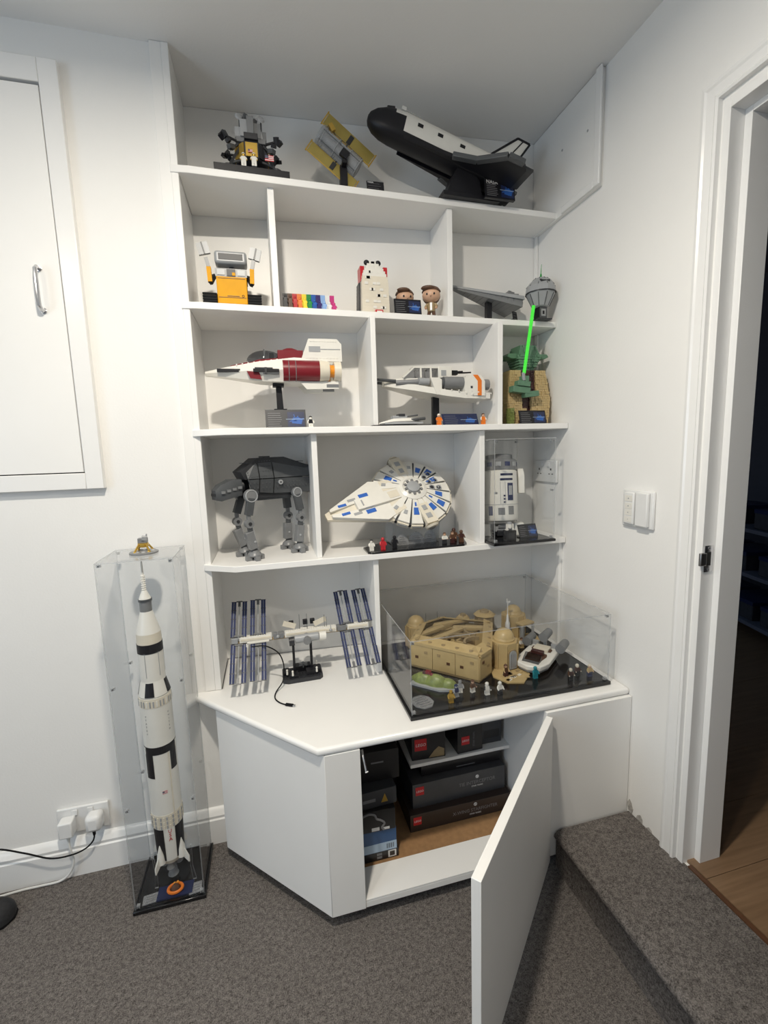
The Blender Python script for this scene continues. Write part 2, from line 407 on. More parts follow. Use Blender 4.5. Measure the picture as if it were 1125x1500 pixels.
# carpeted step up to the doorway, and the hall beyond
st = thing('carpeted_step', 'grey carpet covered step leading up to doorway', 'step', (0, 0, 0), kind='structure')
g = G(); SX = .995
g.prism([(SX+.004, .001), (W-.001, .001), (W-.001, .133), (SX+.02, .133), (SX+.006, .130), (SX-.002, .122), (SX-.004, .112), (SX+.004, .102)], 'y', -1.75, -.421, 'carpet')
g.build('step_block', st, smooth=50)
g = G().box(W-.001, W+.005, DY1, DY0-.016, .120, .1345, 'carpet'); g.build('carpet_edge', st)
struct(G().box(W+.002, W+.014, DY1+.03, DY0-.03, .1325, .139, 'brown').build('trim_2'))
hf = struct(thing('floor_hall', 'brown wooden plank floor of dark hall', 'wood floor', (W+.14, 0, 0)))
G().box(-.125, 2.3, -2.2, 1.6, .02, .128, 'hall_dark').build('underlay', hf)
for k in range(20):
    y0 = -2.2+k*.19
    xs = [-.125, .5+.37*(k % 3), 1.6+.2*(k % 2), 2.3]
    for a, b in zip(xs, xs[1:]):
        if (y0 > DY0 or y0+.19 < DY1) and a < 0:
            a = 0
        G().box(a+.0008, b-.0008, y0+.0008, y0+.1892, .128, .140, 'oak').build('plank', hf)
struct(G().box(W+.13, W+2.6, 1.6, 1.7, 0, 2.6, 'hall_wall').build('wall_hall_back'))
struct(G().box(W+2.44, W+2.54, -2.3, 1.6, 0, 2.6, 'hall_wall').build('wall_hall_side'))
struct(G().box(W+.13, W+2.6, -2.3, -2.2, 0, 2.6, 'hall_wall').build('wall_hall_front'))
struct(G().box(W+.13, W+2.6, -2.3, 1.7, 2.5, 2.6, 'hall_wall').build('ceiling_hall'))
t = thing('shoe_rack', 'dark open shoe rack standing in unlit hall', 'shoe rack', (3.05, .55, .14), math.radians(-18))
for i, z in enumerate((.12, .40, .66)):
    G().box(-.16, .16, -.55, .55, z, z+.022, 'hall_wall').build('shelf', t, bevel=.002)
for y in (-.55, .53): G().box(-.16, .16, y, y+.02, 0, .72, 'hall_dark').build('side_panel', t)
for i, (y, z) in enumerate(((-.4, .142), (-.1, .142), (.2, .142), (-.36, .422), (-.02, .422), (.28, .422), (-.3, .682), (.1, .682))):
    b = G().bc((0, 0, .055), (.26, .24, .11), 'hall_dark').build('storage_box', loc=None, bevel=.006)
    p = Matrix.Translation((3.05, .55, .14)) @ Matrix.Rotation(math.radians(-18), 4, 'Z') @ Vector((0, y, z))
    b.location = p; b.rotation_euler = (0, 0, math.radians(-18))
    tag(b, 'dark lidded box, '+('nearest', 'middle', 'farthest', 'nearest', 'middle', 'farthest', 'nearer', 'farther')[i]+' on the '+('lowest', 'lowest', 'lowest', 'middle', 'middle', 'middle', 'top', 'top')[i]+' hall rack shelf', 'box', 'dark boxes on the hall rack')
    G().box(-.132, .132, -.122, .122, .090, .114, 'navy').build('lid', b, bevel=.003)

# chipped plaster low on the right wall beside the step
wr = bpy.data.objects['wall_right']
for y0, z0, pts in ((-.435, .133, [(0, .0), (.016, .004), (.020, .028), (.012, .044), (.004, .036), (-.004, .018)]), (-.478, .133, [(0, 0), (.026, 0), (.022, .014), (.010, .024), (.002, .016)]), (-.515, .133, [(0, 0), (.024, 0), (.014, .010), (.004, .008)])):
    G().prism([(y0+a, z0+b) for a, b in pts], 'x', W-.0012, W+.001, 'mark').build('plaster_chip', wr)

# ================================================================== SHELVING UNIT
un = thing('shelving_unit', 'white built-in shelving unit of open compartments filling the alcove', 'shelving', (0, 0, 0))
zt = H-.001
G().box(-.0195, 0, -.012, bk(0), ZW+.001, zt, 'paint').build('side_panel', un, bevel=.0015)
G().prism([(0, bk(0)-.003), (W-.001, bk(W)-.003), (W-.001, bk(W)), (0, bk(0))], 'z', ZW+.001, zt, 'paint').build('back_panel', un)
G().prism([(-.05, -.010), (-.0195, -.010), (-.0195, -.001), (-.05, -.001)], 'z', ZW+.001, zt, 'paint').build('scribe_strip', un, bevel=.001)
def shelf(z, pts):
    # a front lipping gives each shelf its soft nose
    return G().prism(pts, 'z', z-.020, z, 'paint').build('shelf', un, bevel=.0015)
EB = .0035
shelf(Z1, [(-.022, .004), (-.022, -.014), (.024, -.0185), (W-.002, .0095), (W-.002, bk(W)-EB), (.0005, bk(0)-EB), (.0005, .004)])
shelf(Z2, [(-.022, .004), (-.022, -.014), (.020, -.0185), (W-.002, .017), (W-.002, bk(W)-EB), (.0005, bk(0)-EB), (.0005, .004)])
shelf(Z3, [(-.022, .004), (-.022, -.014), (.079, -.0784), (W-.002, -.068), (W-.002, bk(W)-EB), (.0005, bk(0)-EB), (.0005, .004)])
shelf(Z4, [(-.022, .004), (-.022, -.014), (.0775, -.075), (W-.002, -.0687), (W-.002, bk(W)-EB), (.0005, bk(0)-EB), (.0005, .004)])
def divider(x, w_, y0, z0, z1):
    G().prism([(x, y0), (x+w_, y0), (x+w_, bk(x+w_)-EB), (x, bk(x)-EB)], 'z', z0+.0003, z1-.0203, 'paint').build('divider', un, bevel=.001)
divider(.246, .0195, .010, Z2, Z1); divider(.838, .0195, .018, Z2, Z1)
divider(.547, .0165, -.030, Z3, Z2); divider(1.0055, .0185, -.030, Z3, Z2)
divider(.335, .0175, -.052, Z4, Z3); divider(.9235, .0190, -.052, Z4, Z3)
divider(.524, .0175, -.058, ZW+.001, Z4)
# narrow end battens against the right wall
G().box(W-.014, W-.001, -.048, -.030, ZW+.001, Z4-.0205, 'paint').build('batten', un, bevel=.001)
G().box(W-.010, W-.001, .140, .155, Z2, Z1-.0205, 'paint').build('batten', un, bevel=.001)
G().box(W-.010, W-.001, .125, .145, Z3, Z2-.0205, 'paint').build('batten', un, bevel=.001)

# ================================================================== WORKTOP AND BASE CABINET
g = G()
wp = [(-.081, -.0005), (-.081, -.030), (.2743, -.4169), (W-.001, -.405), (W-.001, bk(W)-.001), (.0, bk(0)-.001), (.0, -.0005)]
g.prism(wp, 'z', ZW-.022, ZW, 'satin')
wt = g.build('worktop', smooth=60)
b = wt.modifiers.new('bevel', 'BEVEL'); b.width = .009; b.segments = 5; b.limit_method = 'ANGLE'; b.angle_limit = math.radians(60)
tag(wt, 'thick white worktop with rounded nose and angled left corner', 'worktop')

cb = thing('base_cabinet', 'white corner base cabinet with its door standing open', 'cabinet', (0, 0, 0))
zb, zc = .040, ZW-.0225
A, B = Vector((-.013, -.090)), Vector((.2915, -.415))       # face line of the angled side
n2 = Vector(((B-A).y, -(B-A).x)).normalized(); n2 = -n2 if n2.y > 0 else n2      # outward
t2 = .018
Ai, Bi = A-n2*t2, B-n2*t2
G().prism([tuple(A), tuple(B), (B.x+.006, B.y+t2), tuple(Ai)], 'z', zb, zc, 'paint').build('angled_panel', cb, bevel=.001)
G().prism([(B.x, B.y-.0002), (.388, -.4152), (.388, -.395), (B.x+.012, -.395)], 'z', zb, zc, 'paint').build('front_stile', cb, bevel=.001)
G().box(-.013, .005, -.089, -.001, zb, zc, 'paint').build('end_panel', cb)
G().box(.388, .9615, -.413, -.395, zb, .058, 'paint').build('bottom_rail', cb, bevel=.001)
G().box(.9615, W-.002, -.415, -.397, .04, zc, 'paint').build('fixed_panel', cb, bevel=.001)
# inside: white sill, brown board, sides and back, a half-depth shelf
G().prism([(.388, -.413), (.9615, -.413), (.9615, -.312), (.388, -.312)], 'z', .0585, .064, 'paint').build('sill', cb)
G().prism([(.02, -.08), (.30, -.388), (.388, -.388), (.388, -.3125), (.9615, -.3125), (.9615, bk(1)-.01), (.02, bk(0)-.01)], 'z', .050, .062, 'kraft').build('bottom_board', cb)
G().box(.9625, .980, -.395, .15, .062, zc, 'paint').build('inner_side', cb)
G().prism([(.02, bk(0)-.016), (.9625, bk(.9625)-.016), (.9625, bk(.9625)-.012), (.02, bk(0)-.012)], 'z', .062, zc, 'paint').build('inner_back', cb)
G().box(.595, .962, -.20, .14, .270, .282, 'paint').build('inner_shelf', cb, bevel=.001)
pl = [(.02, -.06), (.31, -.37), (W-.002, -.37), (W-.002, -.34), (.33, -.34), (.045, -.04)]
G().prism(pl, 'z', 0, .0398, 'dark_gap').build('plinth', cb)
# the open door, hinged on its right edge
dr = bpy.data.objects.new('cabinet_door', None); COL.objects.link(dr); dr.parent = cb
dr.location = (.957, -.418, 0)
ang = math.atan2(-.829+.418, .517-.957)     # direction from hinge to free edge
dr.rotation_euler = (0, 0, ang+PI)          # local -x runs from hinge to free edge
L = math.hypot(.517-.957, -.829+.418)
G().box(-L, 0, -.020, 0, .045, zc-.006, 'paint').build('door_leaf', dr, bevel=.0012)
for z in (.13, .43):
    g = G().cyl((-.022, 0, z), (-.022, .010, z), .016, .016, 'chrome', 16).box(-.03, .005, .006, .014, z-.008, z+.008, 'chrome')
    g.build('hinge', dr)
t = G(); t.tube([(.398, -.392, .512), (.398, -.408, .500), (.402, -.425, .470)], .0035, 'chrome', 8); t.cyl((.402, -.425, .470), (.4025, -.4265, .468), .0045, .0045, 'plastic_white', 10)
t.build('push_catch', cb)

# ================================================================== SMALL FITTINGS
def socket(loc, rz, label):
    t = thing('double_socket', label, 'socket', loc, rz)          # local: plate in the xz plane, facing -y
    G().box(-.073, .073, -.010, -.0005, -.043, .043, 'plastic_white').build('face_plate', t, bevel=.003)
    for x in (-.022, .022): G().box(x-.008, x+.008, -.0135, -.010, .018, .036, 'plastic_white').build('rocker_switch', t, bevel=.001)
    for x in (-.038, .038):
        g = G().box(x-.004, x+.004, -.0104, -.0098, .004, .012, 'dark_gap').box(x-.014, x-.006, -.0104, -.0098, -.012, -.008, 'dark_gap').box(x+.006, x+.014, -.0104, -.0098, -.012, -.008, 'dark_gap')
        g.build('pin_holes', t)
    return t
socket((-.447, 0, .188), 0, 'white double wall socket above left skirting board')
socket((W-.0005, .058, 1.228), -PI/2, 'white double wall socket behind the clear case on right wall')
t = thing('usb_charger', 'square white plug with a white lead in left wall socket', 'plug', (-.487, -.0105, .182))
G().bc((0, -.018, 0), (.040, .036, .052), 'plastic_white').build('plug_body', t, bevel=.004)
G().cyl((0, -.02, -.026), (0, -.02, -.044), .0055, .0045, 'cable_white', 10).build('strain_relief', t)
t = thing('phone_charger', 'rounded white plug with a black lead in left wall socket', 'plug', (-.408, -.0105, .190))
G().bc((0, -.022, 0), (.046, .044, .054), 'plastic_white').build('plug_body', t, bevel=.012)
G().cyl((-.002, -.03, -.027), (-.002, -.03, -.042), .005, .004, 'rubber_black', 10).build('strain_relief', t)
def smooth_pts(P, k=6):
    out = []; P = [Vector(p) for p in P]
    for i in range(len(P)-1):
        a, b, c, d = P[max(i-1, 0)], P[i], P[i+1], P[min(i+2, len(P)-1)]
        for j in range(k):
            u = j/k
            out.append(.5*((2*b)+(c-a)*u+(2*a-5*b+4*c-d)*u*u+(3*b-a-3*c+d)*u**3))
    return out+[P[-1]]
o = G().tube(smooth_pts([(-.410, -.0405, .1475), (-.416, -.042, .128), (-.440, -.044, .108), (-.480, -.045, .098), (-.535, -.045, .102), (-.600, -.045, .138), (-.668, -.05, .175), (-.75, -.06, .19), (-.86, -.08, .12), (-.95, -.1, .004)]), .0024, 'rubber_black').build('charging_cable')
tag(o, 'thin black lead curving left from rounded plug', 'cable')
o = G().tube(smooth_pts([(-.487, -.0305, .1375), (-.484, -.034, .11), (-.478, -.036, .07), (-.490, -.038, .035), (-.520, -.036, .010), (-.580, -.032, .0045), (-.645, -.033, .0045), (-.80, -.05, .0045), (-1.0, -.06, .0045)]), .0034, 'cable_white').build('mains_cable')
tag(o, 'white lead dropping over the skirting onto the carpet', 'cable')

t = thing('dimmer_switch', 'white square wall plate with small remote dimmer beside doorway', 'light switch', (W-.0005, -.411, 1.130), -PI/2)
G().box(-.059, .059, -.010, 0, -.057, .057, 'plastic_white').build('wall_plate', t, bevel=.006)
G().box(.002, .048, -.022, -.010, -.050, .052, 'plastic_white').build('blank_plate', t, bevel=.004)
r = G().box(-.046, -.006, -.018, -.010, -.048, .050, 'plastic_white').build('remote', t, bevel=.005)
for i, z in enumerate((.031, .008, -.012, -.033)):
    G().box(-.040, -.012, -.0188, -.018, z-.009, z+.009, 'white').build('button', r, bevel=.0008)
    G().cyl((-.026, -.0188, z), (-.026, -.0191, z), .0025-.0004*i, .0025-.0004*i, 'lgrey', 10).build('button_mark', r)

t = thing('slipper', 'black fabric slipper at left edge of carpet', 'slipper', (-.625, -.115, 0), math.radians(8))
rings = []
for p in smooth_pts([(-.26, .030, .05), (-.22, .040, .068), (-.14, .042, .072), (-.06, .048, .066), (-.02, .044, .054), (.004, .034, .040), (.015, .020, .026), (.019, .006, .014)], 5):
    rings.append([(p.x, p.y*math.cos(2*PI*i/24), .010+max(0, p.z*math.sin(2*PI*i/24))) for i in range(24)])
G().loft(rings, 'black_soft').build('upper', t, smooth=75)
G().prism([(-.265, -.028), (-.06, -.046), (.0, -.036), (.02, -.012), (.02, .012), (.0, .036), (-.06, .046), (-.265, .028)], 'z', 0, .012, 'rubber_black').build('sole', t, bevel=.003)

# ================================================================== BOXES IN THE CABINET
def logo(parent, x, z, s, y, word=True):
    p = G().box(x-s/2, x+s/2, y-.0006, y, z-s/2, z+s/2, 'print_red').build('red_logo', parent)
    text('lettering', 'LEGO', s*.34, p, 'print_white', (x, y-.0007, z-s*.02), UP, shear=.15)
    return p
def carton(name, label, loc, sz, m, rz=0):
    t = thing(name, label, 'toy box', loc, rz)
    w_, d, h = sz
    G().box(-w_/2, w_/2, 0, d, 0, h, m).build('carton', t, bevel=.001)
    return t
b1 = carton('toy_box', 'flat brownish black toy box lying at bottom of right stack', (.765, -.231, .0625), (.37, .26, .062), 'box_brown')
logo(b1, -.160, .038, .028, 0)
text('lettering', 'X-WING STARFIGHTER', .017, b1, 'print_grey', (.05, -.0004, .030), UP, sx=.95)
text('lettering', 'STAR WARS', .008, b1, 'print_white', (.05, -.0004, .016), UP)
g = G().torus((.05, -.0002, .050), .005, .0012, 'print_white', 'y', 14, 5).cyl((.05, -.0004, .046), (.05, -.0004, .056), .0012, .0008, 'print_white', 6); g.build('emblem', b1)
b2 = carton('toy_box', 'dark grey toy box second from bottom of right stack', (.770, -.205, .1247), (.345, .23, .088), 'box_grey', .01)
logo(b2, -.147, .062, .030, 0)
text('lettering', 'TIE INTERCEPTOR', .018, b2, 'print_grey', (.065, -.0004, .048), UP, sx=.95)
text('lettering', 'STAR WARS', .008, b2, 'print_white', (.065, -.0004, .034), UP)
G().torus((.065, -.0002, .068), .005, .0015, 'print_white', 'y', 14, 5).cyl((.065, 0, .068), (.065, -.0006, .068), .0028, .0028, 'print_white', 10).build('emblem', b2)
b3 = carton('toy_box', 'plain black toy box wedged directly under inner shelf', (.790, -.175, .2129), (.30, .20, .050), 'box_black')
G().box(-.02, .05, -.0005, 0, .008, .011, 'print_grey').build('printed_line', b3)
b4 = carton('toy_box', 'black toy box with large red logo on inner shelf', (.665, -.185, .2823), (.118, .22, .150), 'box_black', -.06)
logo(b4, -.028, .055, .042, 0)
G().prism([(.0, .004), (.055, .004), (.055, .030), (.035, .040), (.02, .028)], 'y', -.0005, 0, 'dtan').build('printed_picture', b4)
for x, z in ((-.03, .098), (-.02, .106), (.01, .112), (.026, .104)): G().bc((x, -.0003, z), (.011, .0006, .007), 'cream', (0, .5, 0)).build('printed_fleck', b4)
b5 = carton('toy_box', 'black toy box with small red logo at right of inner shelf', (.815, -.192, .2823), (.095, .20, .145), 'box_black', .03)
logo(b5, -.018, .045, .030, 0)
text('lettering', 'STAR WARS', .010, b5, 'print_grey', (.014, -.0005, .045), (PI/2, -PI/2, 0))
b6 = carton('toy_box', 'upright grey toy box behind the door on inner shelf', (.908, -.170, .2823), (.075, .18, .140), 'box_grey')
G().box(-.03, .03, -.0005, 0, .02, .05, 'box_black').build('printed_panel', b6)
b7 = carton('toy_box', 'black toy box with white printed squares, bottom of left stack', (.4605, -.300, .0625), (.115, .19, .030), 'box_black')
g = G().box(.024, .050, -.0005, 0, .004, .027, 'print_white'); g.build('printed_square', b7)
G().box(.029, .045, -.0008, -.0005, .008, .023, 'box_brown').build('printed_picture', b7)
for z in (.006, .017): G().box(-.012, .004, -.0005, 0, z, z+.008, 'print_grey').build('printed_square', b7)
b8 = carton('toy_box', 'blue and white toy box in middle of left stack', (.458, -.302, .0929), (.108, .18, .075), 'box_blue')
G().box(-.054, .054, -.0006, 0, .002, .030, 'print_lblue').build('white_band', b8)
g = G()
for k in range(7): g.box(.022+k*.0035, .022+k*.0035+(.001 if k % 2 else .0018), -.0009, -.0006, .008, .024, 'box_black')
g.build('barcode', b8)
b9 = carton('toy_box', 'black toy box printed with pale racing track, top of left stack', (.456, -.305, .1682), (.106, .15, .070), 'box_black', -.04)
P = [(-.050, .058), (-.030, .064), (-.012, .058), (-.006, .044), (.006, .038), (.018, .026), (.010, .012), (.016, .004)]
g = G().tube([(p.x, -.0004, p.y) for p in smooth_pts([(a, b, 0) for a, b in P])], .0035, 'print_grey', 6); g.build('printed_track', b9)
G().box(.012, .034, -.0006, 0, .003, .011, 'print_white').build('printed_label', b9)
g = G().box(-.022, .002, -.0006, 0, .003, .014, 'print_white'); g.build('printed_label', b9)
b10 = carton('toy_box', 'grey black folded toy box lying above racing track box', (.462, -.290, .2385), (.115, .14, .055), 'box_grey', .05)
G().prism([(.008, .012), (.030, .012), (.020, .040)], 'y', -.0006, 0, 'gold').build('yellow_triangle', b10)
G().box(-.05, -.01, -.0006, 0, .02, .03, 'print_grey').build('printed_label', b10)
b11 = carton('toy_box', 'dim black toy box at top left inside cabinet', (.47, -.25, .2939), (.14, .16, .10), 'box_black', -.03)
G().box(-.02, .02, -.0006, 0, .06, .065, 'print_grey').build('printed_line', b11)
b12 = carton('toy_box', 'tall dark toy box standing behind the left stack', (.50, -.085, .0625), (.15, .12, .36), 'box_black')
G().box(-.05, .05, -.0006, 0, .25, .30, 'box_grey').build('printed_panel', b12)
b13 = carton('toy_box', 'broad dark toy box filling the back of the cabinet', (.79, .040, .0625), (.30, .10, .19), 'box_black')
G().box(-.10, .10, -.0006, 0, .12, .15, 'box_grey').build('printed_panel', b13)

# ================================================================== CLEAR DISPLAY CASES
def display_case(name, label, x0, x1, y0, y1, z0, z1, th=.003, base=.010, lip=.004, mids=()):
    t = thing(name, label, 'display case', (x0, y0, z0))
    w_, d, h = x1-x0, y1-y0, z1-z0
    G().box(0, w_, 0, d, 0, base, 'black_gloss').build('base', t, bevel=.002)
    a = lip; zb_ = base
    E = lambda: ['acrylic']*6
    def panel(bx, thin):
        ms = ['acrylic_edge']*6                     # faces: bottom, top, -y, +x, +y, -x
        for i in {'x': (5, 3), 'y': (2, 4), 'z': (0, 1)}[thin]: ms[i] = 'acrylic'
        G().box(*bx, ms).build('panel', t, smooth=0)
    panel((a, w_-a, a, a+th, zb_, h-th), 'y'); panel((a, w_-a, d-a-th, d-a, zb_, h-th), 'y')
    panel((a, a+th, a+th, d-a-th, zb_, h-th), 'x'); panel((w_-a-th, w_-a, a+th, d-a-th, zb_, h-th), 'x')
    panel((a, w_-a, a, d-a, h-th, h), 'z')
    k = .0055
    for z in (zb_+.006, *[m-z0 for m in mids], h-th-.006):
        for x in (a+th+k, w_-a-th-k):
            for y in (a+th+k, d-a-th-k):
                G().bc((x, y, z), (.009, .009, .008), 'acrylic_edge').cyl((x, y-.006, z), (x, y+.006, z), .0022, .0022, 'steel', 8).build('fastener', t)
    return t

# ================================================================== SHARED TOY BUILDERS
def figure(label, loc, rz=0, head='skin', hair='hair', torso='brown', arm=None, legs='dbrown', s=1.0, group=None):
    t = thing('toy_figure', label, 'figurine', loc, rz, group); t.scale = (s, s, s)
    arm = arm or torso
    g = G().box(-.0075, -.0004, -.004, .0038, 0, .0135, legs).box(.0004, .0075, -.004, .0038, 0, .0135, legs).box(-.0075, -.0004, -.0058, -.004, 0, .003, legs).box(.0004, .0075, -.0058, -.004, 0, .003, legs).box(-.0075, .0075, -.004, .0038, .0135, .0155, legs)
    g.build('legs', t)
    G().loft([[(-.0078, -.0042, .0156), (.0078, -.0042, .0156), (.0078, .0042, .0156), (-.0078, .0042, .0156)], [(-.0055, -.0036, .0285), (.0055, -.0036, .0285), (.0055, .0036, .0285), (-.0055, .0036, .0285)]], torso).build('torso', t)
    for sx in (-1, 1):
        g = G().tube([(sx*.0058, 0, .0275), (sx*.0088, -.0005, .0235), (sx*.0098, -.0035, .0190), (sx*.0096, -.0062, .0172)], .0021, arm, 6, [.0021, .0025, .0022, .0019])
        g.ball((sx*.0096, -.0072, .0166), .0021, head if head != 'white' else 'white', 6, 4); g.build('arm', t)
    G().lathe([(.0028, .0285), (.0028, .0295), (.0048, .0300), (.0052, .0315), (.0052, .0358), (.0047, .0375), (.0026, .0378), (.0026, .0392), (.0001, .0392)], head, 12).build('head', t)
    if hair:
        G().ball((0, .0006, .0352), .0060, hair, 10, 5, (1, 1, .95), 5, 90).ball((0, .0022, .0335), .0056, hair, 10, 5).build('hair', t)
    return t
def plaque(label, loc, w_, h, rz=0, tilt=20, title=None, pic=True, name='name_plaque', back='black', logo_text=None):
    t = thing(name, label, 'plaque', loc, rz)
    a = math.radians(tilt); s_, c_ = math.sin(a), math.cos(a)
    G().prism([(0, 0), (.003, 0), (h*s_+.003, h*c_), (h*s_, h*c_)], 'x', -w_/2, w_/2, back).build('plate', t)
    G().prism([(.003, 0), (max(.012, h*s_+.004), 0), (max(.012, h*s_+.004), .004), (.003, .004)], 'x', -w_/2, w_/2, 'black').build('foot', t)
    g = G(); g.push((0, -.0003, 0), (-a, 0, 0))
    n = max(3, int(h/.008)); top = .80 if title else .9
    for i in range(n):
        z = h*(top-.10-(top-.22)*i/max(1, n-1)); L_ = w_*(.38 if pic else .8)*random.uniform(.75, 1)
        g.box(-w_*.44, -w_*.44+L_, -.0003, 0, z, z+h*.025, 'print_grey')
    g.build('small_print', t)
    if pic:
        g = G(); g.push((0, -.0003, 0), (-a, 0, 0))
        c0 = (w_*.24, h*.42)
        g.box(w_*.04, w_*.46, -.0002, 0, h*.10, h*.88, 'navy')
        for k in range(7):
            an = -.5+k*.42+.15*(k % 2); L_ = h*(.22+.08*(k % 3))
            bar(g, (c0[0]-math.cos(an)*L_*.9, -.0003, c0[1]-math.sin(an)*L_*.5), (c0[0]+math.cos(an)*L_*1.2, -.0003, c0[1]+math.sin(an)*L_*.9), .0003, h*.035, 'print_blue')
        g.prism([(w_*.14, h*.28), (w_*.38, h*.22), (w_*.42, h*.46), (w_*.30, h*.62), (w_*.16, h*.52)], 'y', -.0004, -.0002, 'print_blue')
        g.box(w_*.0, w_*.46, -.0006, -.0004, h*.48, h*.50, 'print_lblue'); g.build('blue_picture', t)
    if title:
        o = text('lettering', title, h*.26, t, 'print_white', (-w_*.45, h*.84*s_-.0006, h*.84*c_), (PI/2-a, 0, 0), ax='LEFT', sx=1.05)
    return t
def bar(g, a, b, w_, h, m):
    """rectangular beam from a to b"""
    a, b = Vector(a), Vector(b); d = b-a; L_ = d.length
    q = d.to_track_quat('X', 'Z').to_matrix().to_4x4()
    g.stack.append(g.T.copy()); g.T = g.T @ Matrix.Translation((a+b)/2) @ q
    g.box(-L_/2, L_/2, -w_/2, w_/2, -h/2, h/2, m); g.pop(); return g

# ================================================================== TOP SHELF
# --- lunar lander on a dark base
t = thing('lunar_lander_model', 'brick-built moon lander with gold skirt on dark display base', 'model', (.208, .056, Z1))
g = G().prism([(-.110, -.070), (.108, -.064), (.108, .075), (-.110, .065)], 'z', 0, .021, 'black').box(-.104, .102, -.058, .062, .021, .023, 'dgrey')
g.build('display_base', t, bevel=.001)
crs = G()
for i in range(26):
    a, r = random.uniform(0, 2*PI), random.uniform(.02, .095)
    x, y = r*math.cos(a), max(-.05, min(.055, r*.6*math.sin(a))); crs.lathe([(.006, 0), (.005, .003), (.003, .003), (.003, .001)], 'dgrey', 7, (x, y, .023))
crs.build('moon_surface', t)
oc = lambda r, z, a0=PI/8: [(r*math.cos(a0+PI/4*i), r*math.sin(a0+PI/4*i), z) for i in range(8)]
G().loft([oc(.040, .052), oc(.050, .058), oc(.052, .098), oc(.046, .106)], 'xgrey').build('descent_stage', t)
for k in range(8):
    a = PI/4*k; c, s_ = math.cos(a), math.sin(a); g = G(); g.push((c*.0485, s_*.0485, .078), (0, 0, a))
    g.box(-.001, .0015, -.017, .017, -.019, .019, 'gold' if k % 2 == 0 or k == 5 else 'xgrey'); g.build('foil_panel', t)
for k in range(4):
    a = PI/4+PI/2*k; c, s_ = math.cos(a), math.sin(a); g = G()
    bar(g, (c*.045, s_*.040, .095), (c*.098, s_*.066, .026), .007, .007, 'xgrey'); bar(g, (c*.04, s_*.04, .058), (c*.090, s_*.062, .038), .005, .005, 'dgrey'); bar(g, (c*.05, s_*.045, .10), (c*.088, s_*.060, .075), .006, .006, 'xgrey')
    g.lathe([(.014, .023), (.015, .027), (.006, .033)], 'xgrey', 10, (c*.100, s_*.066, 0)); g.bc((c*.105, s_*.064, .112), (.014, .010, .020), 'xgrey', (.4, .3, a)); g.bc((c*.118, s_*.064, .106), (.016, .012, .010), 'black', (.2, -.4, a)); bar(g, (c*.06, s_*.05, .104), (c*.115, s_*.064, .112), .005, .005, 'black')
    g.bc((c*.083, s_*.058, .083), (.020, .014, .012), 'dgrey', (0, .3, a)); g.bc((c*.093, s_*.062, .098), (.012, .012, .010), 'xgrey', (.3, .5, a)); g.build('landing_leg', t)
g = G().box(-.044, .044, -.034, .034, .106, .120, 'mgrey').box(-.046, -.030, -.03, .02, .118, .148, 'lgrey').box(.030, .046, -.03, .02, .118, .142, 'mgrey').box(-.02, .02, -.048, -.03, .108, .125, 'xgrey').box(-.030, -.006, -.040, .030, .118, .165, 'lgrey').box(.002, .030, -.036, .03, .118, .160, 'mgrey').prism([(-.036, .12), (-.012, .118), (-.010, .158), (-.026, .150)], 'y', -.034, .026, 'lgrey').prism([(.036, .12), (.012, .118), (.014, .162), (.030, .148)], 'y', -.034, .026, 'lgrey').box(-.010, .010, -.046, -.02, .122, .172, 'mgrey')
g.build('ascent_stage', t, bevel=.001)
for x in (-.034, .036):
    g = G().lathe([(.001, .003), (.009, .001), (.0125, -.003)], 'lgrey', 12); o = g.build('dish_antenna', t); o.location = (x*.9, -.030, .178); o.rotation_euler = (1.2, 0, .3)
    g = G(); g.cyl((x*.9, -.01, .15), (x*.9, -.028, .176), .0022, .0022, 'dgrey', 6); g.build('antenna_mast', t)
for x, y, z in ((-.014, -.03, .176), (.013, -.02, .170), (.002, .01, .178)): G().bc((x, y, z), (.012, .012, .016), 'dgrey', (.2, .3, .4)).build('thruster_block', t, bevel=.001)
def us_flag(parent, c, w_, rot=(0, 0, 0)):
    f = bpy.data.objects.new('flag', None); COL.objects.link(f); f.parent = parent; f.location = c; f.rotation_euler = rot
    h = w_*.62; g = G()
    for i in range(7): g.box(-w_/2, w_/2, -.0003, .0003, -h/2+h*i/7, -h/2+h*(i+1)/7, 'print_red' if i % 2 == 0 else 'print_white')
    g.build('stripes', f)
    g = G().box(-w_/2, -w_*.1, -.0008, -.0003, -h*.07, h/2, 'navy')
    for i in range(3):
        for j in range(2): g.box(-w_*.44+i*w_*.11, -w_*.40+i*w_*.11, -.0011, -.0008, h*.06+j*h*.2, h*.12+j*h*.2, 'print_white')
    g.build('canton', f); return f
us_flag(t, (.050, -.062, .052), .026); us_flag(t, (-.004, -.053, .072), .013)
for i, (x, y, lab) in enumerate(((.183, -.001, 'left of the two tiny gold visored astronauts before the moon lander'), (.213, -.006, 'right of the two tiny gold visored astronauts before the moon lander'))):
    f = figure(lab, (x, y, Z1+.0235), 0, 'gold', 'white', 'white', None, 'white', .95, 'astronauts at the moon lander')
